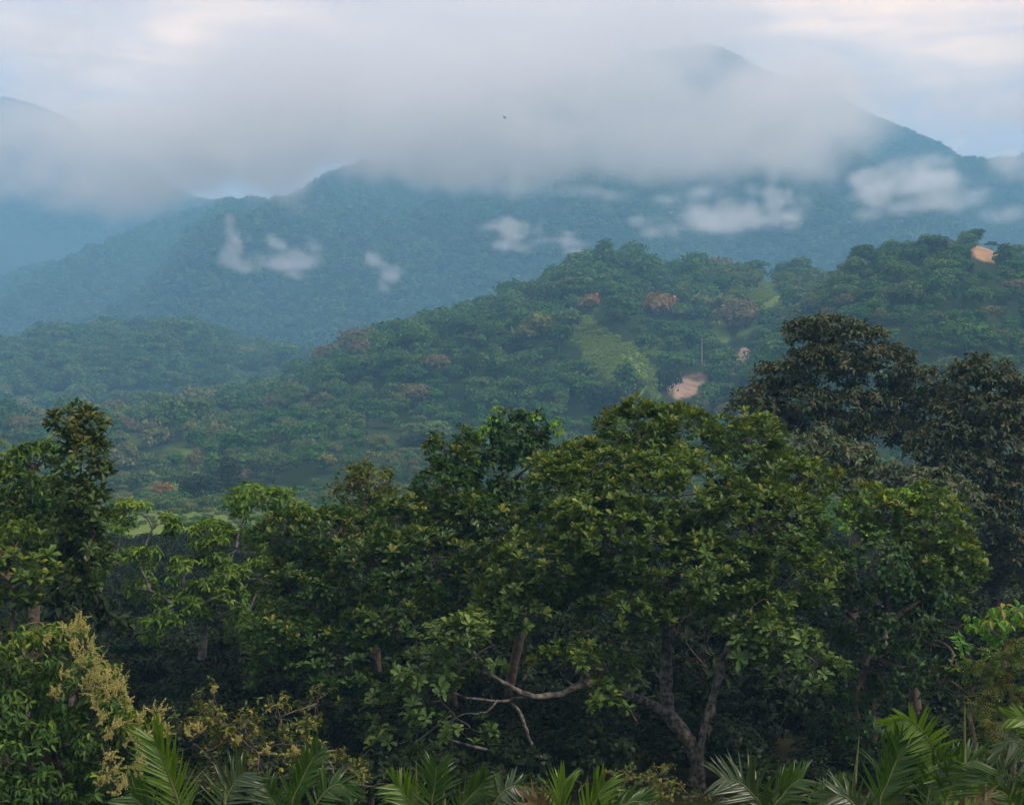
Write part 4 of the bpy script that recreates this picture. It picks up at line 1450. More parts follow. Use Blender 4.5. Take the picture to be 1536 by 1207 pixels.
# ------------------------------------------------------------------ the near trees
def main_tree_wood(c, r):
    Y = 38.0
    w = lambda pts, y=Y: np.array([P(a, b, y if len(q) == 0 else q[0]) for a, b, *q in pts])

    def fine(pts, k=4):
        pts = np.asarray(pts)
        t = np.linspace(0, len(pts) - 1, (len(pts) - 1) * k + 1)
        i = np.minimum(t.astype(int), len(pts) - 2)
        f = (t - i)[:, None]
        a, b = pts[np.maximum(i - 1, 0)], pts[np.minimum(i + 2, len(pts) - 1)]
        p1, p2 = pts[i], pts[i + 1]
        return 0.5 * (2 * p1 + (p2 - a) * f + (2 * a - 5 * p1 + 4 * p2 - b) * f ** 2 + (3 * p1 - a - 3 * p2 + b) * f ** 3) + 0.012 * r.normal(size=(len(t), 3))
    def tube(pts, r0, r1, y=Y):
        q = fine(w(pts, y))
        return (q, np.linspace(r0, r1, len(q)) * (1 + 0.07 * r.normal(size=len(q))))
    trunk = [tube([(1042, 1182), (1048, 1150), (1040, 1124), (1024, 1098), (1003, 1068), (999, 1020), (1001, 945), (1008, 880), (1015, 800)], 0.23, 0.10)]
    limbs = [tube([(1050, 1142), (1056, 1122), (1062, 1100), (1068, 1056), (1082, 1000), (1110, 930), (1150, 880)], 0.14, 0.06),
             tube([(1003, 1070), (960, 1049, 37.4), (917, 1029, 36.6), (890, 1024, 36.2), (862, 1030, 35.9), (840, 1041, 35.7), (812, 1044, 35.4), (785, 1040, 35.1), (765, 1030, 35.0), (742, 1014, 34.8), (722, 1006, 34.6)], 0.125, 0.035),
             tube([(812, 1044, 35.4), (775, 1048, 35.2), (745, 1051, 35.0), (700, 1046, 34.8), (665, 1030, 34.6)], 0.045, 0.02),
             tube([(765, 1050, 35.2), (782, 1073, 35.2), (792, 1103, 35.2), (799, 1126, 35.2)], 0.05, 0.035),
             tube([(820, 1136, 35.4), (760, 1130, 35.2), (705, 1118, 35.0), (660, 1103, 34.9)], 0.05, 0.025),
             tube([(742, 1014, 34.8), (718, 985, 34.6), (700, 968, 34.5), (680, 960, 34.4)], 0.028, 0.012),
             tube([(745, 1051, 35.0), (728, 1068, 34.7), (700, 1070, 34.6), (675, 1082, 34.6)], 0.022, 0.01),
             tube([(862, 1030, 35.9), (845, 1015, 35.6), (842, 1003, 35.4)], 0.03, 0.015),
             tube([(960, 975, 36.5), (930, 972, 36.3), (905, 950, 36.2), (900, 935, 36.1)], 0.028, 0.014)]
    nodes = [trunk[0][0][k] for k in (18, 22, 26, 30)] + [limbs[0][0][k] for k in (12, 18)]
    for i in sorted(range(len(c)), key=lambda i: np.linalg.norm(c[i] - nodes[1])):
        if c[i][1] < 36.2 and c[i][0] < P(900, 0, 36)[0]:
            continue                                    # the left bough has its own limbs
        q = nodes[int(np.argmin([np.linalg.norm(c[i] - n) for n in nodes]))]
        p = curve_pts(q, c[i], 7, 0.08, r, sag=-0.05)
        limbs.append((p, np.linspace(0.07, 0.025, 7)))
        nodes += [p[4], p[6]]
    return trunk, limbs


MAIN = [(960, 650, 40, 58, 40, 1.5), (1025, 645, 40, 42, 36, 1.3), (900, 705, 39, 74, 44, 1.6), (1125, 672, 39, 58, 46, 1.5), (1185, 735, 39, 72, 56, 1.6), (845, 730, 38.5, 56, 52, 1.5),
        (1010, 740, 37.5, 112, 62, 1.7), (1125, 790, 37.5, 115, 62, 1.7), (915, 800, 37, 112, 62, 1.7), (1040, 860, 36.5, 110, 55, 1.5), (825, 850, 37, 90, 54, 1.5), (1180, 865, 37.5, 80, 52, 1.5),
        (950, 915, 36.5, 78, 40, 1.2), (1120, 930, 36.5, 62, 42, 1.0), (780, 910, 37, 70, 44, 1.2)]
broadleaf('broadleaf_tree', 'largest central tree with whorled olive green leaves and a forked lichen spotted trunk', MAIN, 'whorl', whorl_mat, lichen_bark, G(1042, 38), None, seed=1, custom=main_tree_wood, leaves=300, dens=1.0)

# its two lower boughs have light put into their paler leaf colour: neighbours rooted behind and beside it
BOUGH = [(690, 955, 34.4, 68, 34, 0.8), (636, 1002, 34.4, 56, 36, 0.75), (745, 968, 34.4, 44, 30, 0.7), (600, 1062, 34.8, 46, 34, 0.7), (655, 1040, 34.4, 46, 28, 0.6), (705, 1092, 34.4, 34, 28, 0.5), (620, 1115, 35, 55, 28, 0.6), (690, 1000, 34.6, 50, 26, 0.5)]
broadleaf('broadleaf_tree', 'low leaning tree with grey green whorled leaves in front of the central tree, lower left', BOUGH, 'whorl_big', whorl_lit_mat, dark_bark, G(690, 36.2), P(680, 1070, 35.2), thick=0.05, seed=2, leaves=300, dens=0.75)
BOUGH2 = [(1130, 905, 35.8, 40, 28, 0.6), (1165, 940, 35.6, 42, 30, 0.6), (1205, 975, 35.4, 34, 28, 0.5), (1225, 1000, 35.3, 22, 18, 0.4), (1110, 965, 35.8, 30, 22, 0.5), (1180, 990, 35.4, 34, 16, 0.4)]
broadleaf('broadleaf_tree', 'slender tree with a drooping bough of whorled leaves paled as if lit right of the forked trunk', BOUGH2, 'whorl_big', whorl_lit_mat, lichen_bark, G(1056, 37.3), P(1085, 1000, 36.6), thick=0.10, seed=3, leaves=240, dens=0.9)
INNER = [(870, 1000, 35.8, 44, 20, 0.5), (905, 1005, 36.6, 40, 18, 0.5), (900, 1060, 35.6, 20, 26, 0.35), (840, 990, 35.8, 36, 18, 0.4)]
broadleaf('broadleaf_sapling', 'young whorled tree under the arching limb left of the forked trunk', INNER, 'whorl_big', whorl_mat, brown_bark, G(880, 38.6), P(880, 1050, 38.0), thick=0.035, seed=4, leaves=160, dens=0.8)

LEFT = [(500, 805, 41, 62, 40, 1.5), (440, 800, 41, 46, 34, 1.3), (555, 850, 40.5, 84, 54, 1.6), (645, 840, 40.5, 84, 48, 1.6), (725, 870, 40.3, 70, 52, 1.5), (465, 880, 40.6, 70, 54, 1.5), (600, 930, 40, 92, 50, 1.5), (435, 950, 40, 52, 44, 1.2), (520, 985, 39.6, 72, 44, 1.2), (700, 935, 40, 60, 42, 1.2), (412, 1005, 40, 38, 34, 0.9), (560, 1050, 40, 60, 40, 1.0), (600, 790, 41.5, 50, 34, 1.3)]
broadleaf('broadleaf_tree', 'wide whorled tree with olive tipped top at the left of the central tree', LEFT, 'whorl', whorl_deep_mat, brown_bark, G(560, 41.5), P(560, 1000, 41.2), thick=0.22, seed=5, leaves=300, dens=0.95)
SPIRE = [(680, 690, 42.5, 30, 32, 0.8), (668, 730, 42.3, 46, 32, 1.0), (700, 765, 42, 54, 38, 1.1), (660, 785, 42, 46, 34, 1.0), (745, 790, 42, 40, 36, 1.0), (660, 668, 42.5, 15, 18, 0.4), (694, 664, 42.5, 15, 16, 0.4)]
broadleaf('broadleaf_tree', 'narrow upright whorled treetop beside the dark creeper clad tree', SPIRE, 'whorl', whorl_deep_mat, brown_bark, G(690, 43), P(685, 850, 42.8), thick=0.16, seed=6, leaves=240, dens=1.1)
VINY = [(765, 655, 43.5, 42, 36, 1.0), (798, 640, 43.5, 36, 22, 0.9), (748, 712, 43.2, 44, 42, 1.1), (800, 695, 43.2, 40, 40, 1.0), (765, 765, 43, 46, 44, 1.1), (735, 650, 43.5, 22, 20, 0.6)]
broadleaf('creeper_clad_tree', 'dark tree top smothered in creeper with bright yellow green shoots', VINY, 'vine', vine_dark_mat, brown_bark, G(770, 44), P(770, 840, 43.7), thick=0.16, seed=7, leaves=240, dens=1.1, Lk=1.1,
          extra=sprigs('creeper_shoots', vine_bright_mat, T_LANCE, [(742, 622, 43, 0.6), (720, 650, 42.8, 0.6), (712, 668, 42.8, 0.7), (727, 640, 42.8, 0.5), (800, 625, 43, 0.4), (833, 633, 42.8, 0.6), (838, 645, 42.6, 0.5), (744, 614, 43, 0.3), (716, 690, 42.6, 0.5)], None, 38, 0.32, 0.13, 0.8, 0.9))
ROUND = [(560, 722, 46, 54, 24, 1.1), (520, 750, 46, 36, 20, 0.9), (600, 752, 46, 40, 30, 1.0), (565, 775, 46, 56, 38, 1.2), (500, 765, 46, 24, 14, 0.6)]
broadleaf('round_topped_tree', 'round topped rusty green tree left of the narrow whorled treetop', ROUND, 'small', round_mat, brown_bark, G(570, 47), P(565, 850, 46.5), thick=0.18, seed=8, leaves=240, dens=1.15, Lk=1.3)
SHOULDER = [(1400, 790, 39, 54, 42, 1.2), (1440, 845, 39, 32, 44, 0.9), (1335, 775, 39.4, 54, 38, 1.2), (1300, 765, 39.6, 42, 34, 1.0), (1370, 845, 38.8, 64, 40, 1.2), (1420, 880, 38.8, 40, 34, 0.9), (1400, 750, 39.6, 28, 20, 0.7)]
broadleaf('broadleaf_tree', 'whorled tree forming the right shoulder of the central canopy', SHOULDER, 'whorl', whorl_mat, brown_bark, G(1370, 40), P(1365, 930, 39.8), thick=0.17, seed=9, leaves=300, dens=1.0,
          extra=sprigs('creeper_shoots', vine_bright_mat, T_LANCE, [(1300, 745, 39, 0.6), (1268, 760, 38.8, 0.5), (1370, 742, 39, 0.7), (1355, 738, 39, 0.5), (1275, 785, 38.5, 0.8), (1310, 800, 38.3, 0.8), (1290, 830, 38.3, 0.8), (1330, 735, 39.2, 0.4)], None, 42, 0.36, 0.11, 0.8, 0.5))
DRAPE = [(1310, 850, 38.2, 74, 56, 1.3), (1270, 920, 38.2, 60, 56, 1.1), (1340, 930, 38, 76, 60, 1.3), (1380, 900, 38, 50, 44, 1.0), (1300, 1000, 37.8, 66, 56, 1.1), (1360, 1000, 37.8, 46, 50, 0.9), (1290, 1080, 37.8, 46, 56, 0.8), (1240, 1060, 38, 34, 50, 0.7)]
broadleaf('creeper_clad_tree', 'dark green curtain of small leaved creeper hanging over a tree, right of centre', DRAPE, 'vine', vine_dark_mat, brown_bark, G(1310, 38.8), P(1310, 960, 38.6), thick=0.2, seed=10, leaves=300, dens=0.95)

# tall brownish trees at the right
TALL = [(1240, 490, 62, 46, 14, 1.6), (1205, 500, 62, 28, 18, 1.2), (1285, 508, 62, 40, 16, 1.4), (1225, 540, 61, 54, 18, 1.6), (1325, 542, 61, 42, 20, 1.6), (1175, 560, 61.5, 38, 15, 1.3), (1280, 560, 61, 40, 12, 1.3), (1375, 572, 61, 42, 20, 1.5),
        (1135, 592, 61.5, 36, 16, 1.2), (1200, 598, 61, 50, 20, 1.6), (1285, 605, 60.5, 46, 18, 1.5), (1345, 610, 61, 44, 20, 1.5), (1112, 614, 61.5, 24, 14, 1.0), (1250, 640, 60.5, 50, 20, 1.5), (1170, 632, 61, 40, 16, 1.2), (1330, 648, 60.5, 50, 20, 1.4), (1395, 615, 61, 30, 18, 1.1), (1405, 660, 60, 40, 22, 1.3), (1290, 655, 60.5, 50, 22, 1.4), (1210, 560, 61, 30, 14, 1.2), (1150, 610, 61, 30, 14, 1.1)]
broadleaf('tall_tree', 'tallest brownish tree with airy layered crown rising behind the central canopy', TALL, 'layer', brown_tree_mat, brown_bark, G(1290, 62.5), P(1280, 740, 62), thick=0.3, seed=11, leaves=300, dens=1.6)
TALL2 = [(1470, 556, 58, 40, 14, 1.3), (1440, 574, 58, 34, 18, 1.2), (1505, 582, 58, 36, 20, 1.3), (1425, 600, 58, 26, 16, 1.0), (1480, 612, 57.5, 56, 22, 1.5), (1540, 610, 58, 34, 26, 1.3), (1440, 650, 57.5, 56, 26, 1.5), (1510, 660, 57, 56, 34, 1.6), (1400, 672, 57.5, 42, 22, 1.2), (1460, 705, 57, 62, 32, 1.6), (1530, 730, 57, 50, 46, 1.6), (1480, 775, 56.5, 60, 44, 1.6), (1530, 830, 56.5, 50, 50, 1.5), (1500, 880, 56.5, 54, 40, 1.4)]
broadleaf('tall_tree', 'second tall brownish tree at the right edge of the picture with domed top', TALL2, 'layer', brown_tree_mat, brown_bark, G(1490, 58.5), P(1480, 800, 58), thick=0.28, seed=12, leaves=300, dens=1.6)
GREY = [(1218, 668, 52, 46, 22, 1.3), (1265, 690, 52, 52, 26, 1.4), (1330, 720, 51.5, 50, 24, 1.4), (1250, 735, 51.5, 56, 34, 1.4), (1385, 728, 51.5, 46, 24, 1.3), (1425, 745, 51.5, 40, 28, 1.2), (1330, 760, 51, 60, 30, 1.4), (1200, 700, 52, 30, 24, 1.0)]
broadleaf('ashy_leaved_tree', 'ashy grey green tree filling the space under the tallest brownish tree', GREY, 'layer', grey_tree_mat, grey_bark, G(1320, 52.5), P(1310, 850, 52.2), thick=0.2, seed=13, leaves=240, dens=1.4)

# left hand trees
COLUMN = [(112, 636, 36, 28, 20, 0.6), (132, 650, 36, 22, 20, 0.5), (110, 665, 36, 24, 22, 0.5), (128, 682, 36, 26, 26, 0.55), (122, 706, 36, 26, 24, 0.6), (112, 745, 36, 26, 24, 0.6), (138, 765, 35.8, 22, 28, 0.55), (108, 800, 36, 32, 30, 0.7), (142, 800, 35.8, 18, 26, 0.5), (128, 836, 35.8, 28, 24, 0.6), (112, 870, 36, 30, 26, 0.6)]
broadleaf('broadleaf_tree', 'tall column of dark whorled leaves at left with a rusty tip', COLUMN, 'whorl_big', whorl_dark_mat, brown_bark, G(110, 36.6), P(118, 880, 36.3), thick=0.10, seed=14, leaves=300, dens=2.6)
CREEPY = [(60, 692, 38.5, 42, 32, 1.0), (38, 735, 38.3, 46, 40, 1.1), (80, 742, 38.3, 36, 38, 1.0), (28, 795, 38, 40, 38, 1.0), (75, 800, 38, 36, 38, 0.9), (-20, 760, 38.5, 40, 50, 1.1), (20, 690, 38.5, 22, 16, 0.6)]
broadleaf('leafy_tree', 'dense dark green small leaved tree at the far left behind the whorled column', CREEPY, 'lance', lance_mat, brown_bark, G(45, 39), P(50, 850, 38.8), thick=0.2, seed=15, leaves=240, dens=1.0,
          extra=sprigs('yellow_young_leaves', yellow_leaf_mat, T_LANCE, [(8, 690, 37.6, 0.9), (6, 730, 37.4, 0.9), (12, 770, 37.2, 0.8), (30, 750, 37.2, 0.5), (48, 782, 37, 0.5), (62, 812, 37, 0.7), (20, 805, 37, 0.8), (90, 770, 37.2, 0.4), (3, 665, 37.8, 0.5)], None, 40, 0.42, 0.13, 0.6, 0.5))
CORNER = [(28, 822, 33, 44, 30, 0.8), (15, 870, 33, 50, 38, 0.9), (50, 868, 33.2, 30, 34, 0.7), (20, 915, 33.2, 44, 26, 0.7), (-30, 850, 33, 40, 50, 0.9)]
broadleaf('broadleaf_tree', 'olive whorled tree at the left edge below the dense dark tree', CORNER, 'whorl_big', whorl_mat, brown_bark, G(10, 33.6), P(15, 960, 33.4), thick=0.12, seed=16, leaves=200, dens=1.1)
AIRY = [(400, 752, 46, 40, 20, 1.1), (362, 748, 46.2, 24, 18, 0.8), (440, 775, 46, 30, 20, 0.9), (208, 768, 45, 28, 14, 0.8), (238, 786, 45, 28, 14, 0.8), (178, 790, 45.2, 18, 9, 0.6), (306, 802, 45.6, 34, 18, 1.0), (355, 822, 45.5, 54, 26, 1.2), (288, 852, 45.2, 44, 16, 1.0), (215, 836, 44.8, 30, 9, 0.7), (208, 884, 44.6, 26, 9, 0.6), (400, 868, 45.2, 54, 28, 1.2), (330, 895, 45, 58, 28, 1.2), (265, 912, 44.8, 44, 20, 1.0), (392, 940, 45, 44, 34, 1.1), (230, 940, 44.8, 30, 16, 0.8), (160, 838, 45.2, 22, 9, 0.6)]


def airy_wood(c, r):
    b, fork = G(298, 45.8), P(305, 925, 45.4)
    trunk = [(curve_pts(b, fork, 9, 0.03, r), np.linspace(0.16, 0.10, 9))]
    return trunk, fan_limbs(b, fork, c, r, 0.13, 0.06)[1]


broadleaf('airy_tree', 'airy light green tree with bare forking branches left of centre', AIRY, 'airy', light_pin_mat, grey_bark, G(298, 45.8), None, seed=17, custom=airy_wood, leaves=300, dens=1.55)
MANGO = [(55, 985, 26, 76, 40, 0.9), (25, 1050, 26, 66, 62, 0.9), (115, 1035, 26, 64, 60, 0.9), (60, 1130, 25.6, 84, 72, 0.9), (150, 1100, 26, 52, 60, 0.8), (185, 1110, 26, 34, 48, 0.6), (165, 1165, 25.8, 52, 52, 0.7), (110, 970, 26.4, 34, 30, 0.6), (40, 1200, 25.4, 80, 50, 0.8), (-40, 1080, 26, 60, 80, 0.9)]
BLOSSOM = [(100, 955, 25.4, 0.8), (112, 942, 25.6, 0.8), (128, 950, 25.5, 0.7), (132, 980, 25.2, 0.9), (110, 978, 25.2, 0.8), (118, 1000, 25.1, 0.8), (140, 1010, 25, 0.8), (125, 1030, 25, 0.9), (150, 1030, 25, 1.0), (168, 1022, 25.1, 0.9), (182, 1028, 25.1, 0.9), (160, 1045, 24.9, 0.9), (178, 1044, 24.9, 0.8), (142, 1062, 24.9, 0.7), (152, 1082, 24.8, 0.8), (168, 1092, 24.8, 0.7), (160, 1110, 24.8, 0.6), (232, 1072, 25.4, 0.8), (236, 1088, 25.3, 0.6), (205, 1108, 25, 0.7), (220, 1112, 25, 0.7), (214, 1128, 24.9, 0.8), (192, 1112, 24.9, 0.6), (160, 1145, 24.7, 0.8), (168, 1160, 24.6, 0.7), (200, 1150, 24.8, 0.8), (210, 1162, 24.8, 0.6), (152, 1180, 24.6, 0.8), (172, 1192, 24.6, 0.8), (188, 1180, 24.7, 0.6), (88, 1010, 25, 0.6), (86, 1040, 25, 0.6), (70, 960, 25.4, 0.5), (245, 1100, 25.4, 0.6), (190, 1062, 25, 0.7), (205, 1080, 25, 0.6)]
broadleaf('flowering_tree', 'dense dark tree at lower left with cream flower sprays down its right shoulder', MANGO, 'lance', lance_mat, brown_bark, G(70, 26.8), P(75, 1120, 26.5), thick=0.12, seed=18, leaves=300, dens=1.6, Lk=0.75,
          extra=both(panicles(BLOSSOM), sprigs('yellow_young_leaves', yellow_leaf_mat, T_LANCE, [(185, 1075, 25.2, 0.9), (200, 1095, 25.2, 0.8), (150, 1000, 25.5, 0.6), (60, 950, 25.4, 0.7), (20, 960, 25.2, 0.7), (40, 990, 25.1, 0.6), (215, 1085, 25.3, 0.7)], None, 44, 0.36, 0.12, 0.45, 0.6)))
OLIVE = [(330, 1085, 27, 60, 28, 0.7), (420, 1075, 27, 58, 26, 0.7), (290, 1115, 26.8, 44, 34, 0.7), (375, 1120, 26.6, 76, 34, 0.8), (455, 1118, 26.8, 46, 34, 0.7), (475, 1055, 27.2, 26, 12, 0.4), (318, 1050, 27, 12, 22, 0.25), (300, 1165, 26.4, 60, 30, 0.7), (400, 1165, 26.4, 80, 30, 0.8), (500, 1160, 26.8, 50, 30, 0.7)]
broadleaf('bush', 'olive brown small leaved bush with yellow tips right of the flowering tree', OLIVE, 'small', olive_mat, brown_bark, G(380, 27), P(380, 1165, 27), thick=0.03, seed=19, leaves=300, dens=1.35, Lk=0.75, cat='bush', extra=panicles([(395, 1128, 26, 0.6), (300, 1098, 26.2, 0.5), (285, 1105, 26.2, 0.5), (355, 1112, 26, 0.4), (440, 1130, 26.2, 0.5), (318, 1035, 26.6, 0.5)]))

# right edge
HANG = [(1480, 940, 31, 34, 15, 0.6), (1510, 930, 31, 34, 20, 0.6), (1530, 915, 31, 18, 18, 0.5), (1455, 945, 31, 18, 9, 0.4)]
broadleaf('hanging_leaf_tree', 'small tree of big glossy hanging leaves at the right edge', HANG, 'hang', hang_mat, brown_bark, G(1510, 31.5), P(1505, 990, 31.3), thick=0.07, seed=20, leaves=200, dens=1.0, Lk=0.9)
SIDE = [(1430, 985, 33, 44, 22, 0.8), (1480, 1000, 33, 42, 26, 0.8), (1410, 1020, 33, 36, 24, 0.7), (1450, 1040, 33, 50, 26, 0.8), (1400, 960, 33.4, 30, 20, 0.6), (1520, 1000, 33, 34, 34, 0.7)]
broadleaf('leafy_tree', 'mid green fine leaved tree beneath the big hanging leaves at right', SIDE, 'small', shade_mat, brown_bark, G(1450, 33.6), P(1450, 1060, 33.4), thick=0.08, seed=21, leaves=240, dens=1.0,
          extra=sprigs('young_leaves', vine_bright_mat, T_LANCE, [(1480, 985, 32, 0.7), (1500, 990, 32, 0.6), (1440, 975, 32.2, 0.5), (1430, 1000, 32, 0.4), (1506, 978, 32, 0.5)], None, 30, 0.3, 0.09, 0.6, 0.4))
RUST = [(1515, 1000, 25, 30, 26, 0.5), (1500, 1045, 25, 28, 20, 0.5), (1480, 1080, 24.8, 26, 20, 0.5), (1530, 1060, 25, 28, 40, 0.6), (1505, 1115, 24.6, 30, 24, 0.5), (1475, 1160, 24.4, 28, 18, 0.5), (1445, 1175, 24.4, 24, 12, 0.4), (1470, 1020, 25, 12, 10, 0.3)]
broadleaf('feathery_shrub', 'rust tinged feathery leaved shrub at the lower right edge', RUST, 'pinnate', rust_pin_mat, brown_bark, G(1510, 25.5), P(1505, 1130, 25.2), thick=0.04, seed=22, leaves=240, dens=0.9, Lk=0.55, cat='bush')

# understorey behind and below the canopy, its leaf colour darkened for shade
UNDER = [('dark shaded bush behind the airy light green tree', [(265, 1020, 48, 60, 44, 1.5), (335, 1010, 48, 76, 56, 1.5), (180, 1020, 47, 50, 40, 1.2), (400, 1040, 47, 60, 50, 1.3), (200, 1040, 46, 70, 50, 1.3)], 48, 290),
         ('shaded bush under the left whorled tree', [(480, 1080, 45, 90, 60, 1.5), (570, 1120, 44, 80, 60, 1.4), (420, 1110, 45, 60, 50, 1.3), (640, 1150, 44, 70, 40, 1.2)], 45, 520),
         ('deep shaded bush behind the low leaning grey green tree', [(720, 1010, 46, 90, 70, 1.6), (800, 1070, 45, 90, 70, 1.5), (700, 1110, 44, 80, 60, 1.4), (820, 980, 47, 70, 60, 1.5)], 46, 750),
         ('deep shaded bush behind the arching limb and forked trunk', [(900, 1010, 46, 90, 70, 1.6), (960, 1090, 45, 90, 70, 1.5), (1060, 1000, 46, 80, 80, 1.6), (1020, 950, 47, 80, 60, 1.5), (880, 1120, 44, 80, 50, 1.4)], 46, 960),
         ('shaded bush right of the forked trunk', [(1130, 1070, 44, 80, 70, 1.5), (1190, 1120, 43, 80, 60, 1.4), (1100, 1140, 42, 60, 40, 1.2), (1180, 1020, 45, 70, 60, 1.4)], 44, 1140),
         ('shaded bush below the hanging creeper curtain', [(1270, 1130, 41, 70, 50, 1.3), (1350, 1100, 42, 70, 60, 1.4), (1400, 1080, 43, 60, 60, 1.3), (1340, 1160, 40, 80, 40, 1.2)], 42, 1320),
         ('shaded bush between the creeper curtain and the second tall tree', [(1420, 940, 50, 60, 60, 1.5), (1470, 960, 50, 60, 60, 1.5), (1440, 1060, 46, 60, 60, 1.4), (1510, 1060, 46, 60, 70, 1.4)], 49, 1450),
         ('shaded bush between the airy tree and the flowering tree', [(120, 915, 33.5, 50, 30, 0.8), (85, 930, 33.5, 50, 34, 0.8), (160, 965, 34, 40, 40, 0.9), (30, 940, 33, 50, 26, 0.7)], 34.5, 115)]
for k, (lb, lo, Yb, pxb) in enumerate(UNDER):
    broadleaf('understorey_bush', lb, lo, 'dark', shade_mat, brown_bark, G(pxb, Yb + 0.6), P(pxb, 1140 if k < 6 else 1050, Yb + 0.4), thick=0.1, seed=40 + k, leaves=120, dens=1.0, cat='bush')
LOW = [('low dry brown bush at the foot of the forked trunk', [(960, 1165, 32, 44, 20, 0.6), (1005, 1172, 31.5, 40, 20, 0.6), (920, 1175, 31.5, 36, 20, 0.6), (1030, 1190, 31, 40, 18, 0.5)], 32, 975, olive_mat, 'fine'),
       ('low green bush below the leaning grey green tree', [(560, 1180, 31, 60, 26, 0.7), (620, 1190, 30.5, 60, 24, 0.7), (500, 1195, 30, 50, 24, 0.7)], 31, 560, shade_mat, 'small'),
       ('low green bush between the two groups of palms', [(1180, 1190, 31, 60, 24, 0.7), (1110, 1195, 30.5, 50, 22, 0.6), (1240, 1180, 31, 40, 26, 0.6)], 31, 1180, shade_mat, 'small'),
       ('low green bush behind the middle palms', [(760, 1180, 31, 70, 24, 0.7), (850, 1185, 30.5, 60, 24, 0.7), (690, 1190, 30.5, 40, 22, 0.6)], 31, 770, shade_mat, 'small')]
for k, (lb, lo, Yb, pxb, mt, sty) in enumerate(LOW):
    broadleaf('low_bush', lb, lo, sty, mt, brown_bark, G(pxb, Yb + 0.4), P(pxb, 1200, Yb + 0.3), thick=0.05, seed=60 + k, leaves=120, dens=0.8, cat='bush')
print({k: v for k, v in COUNT.items()}, sum(COUNT.values()))


# ------------------------------------------------------------------ palms in the foreground
palm_mat = leaf_material('palm_leaflets', [(0.045, 0.115, 0.017), (0.063, 0.142, 0.022), (0.051, 0.121, 0.026)], trans=0.35, rough=0.35, gloss=0.05, use_obj=False)
palm_bright = leaf_material('bright_palm_leaflets', [(0.112, 0.230, 0.019), (0.150, 0.270, 0.024)], trans=0.42, rough=0.35, gloss=0.05, use_obj=False)
palm_grey = leaf_material('grey_green_palm_leaflets', [(0.060, 0.108, 0.036), (0.078, 0.128, 0.046)], trans=0.3, rough=0.32, gloss=0.09, use_obj=False)
palm_dry = leaf_material('dry_palm_leaflets', [(0.20, 0.14, 0.06), (0.15, 0.12, 0.05)], trans=0.3, rough=0.5, gloss=0.02, use_obj=False)
palm_stem = bark_material('palm_stem', (0.10, 0.12, 0.035), (0.17, 0.18, 0.06), 5)
palm_trunk = bark_material('palm_trunk', (0.06, 0.05, 0.04), (0.14, 0.12, 0.095), 8)


def leaflet_mesh(bend, mat):
    t = np.linspace(0, 1, 6)
    w_ = 0.5 * np.array([0.55, 1.0, 0.95, 0.75, 0.45, 0.05])
    zc = -bend * t ** 2
    xs = t * (1 - 0.25 * bend * t)
    v = np.concatenate([np.stack([xs, -w_, zc + 0.0], -1), np.stack([xs, 0 * w_, zc - 0.012], -1), np.stack([xs, w_, zc], -1)])
    q = []
    for a, b in ((0, 6), (6, 12)):
        for i in range(5):
            q.append((a + i, b + i, b + i + 1, a + i + 1))
    return mesh_from('leaflet', v, np.array(q), mat, True)


LEAFLETS = {}


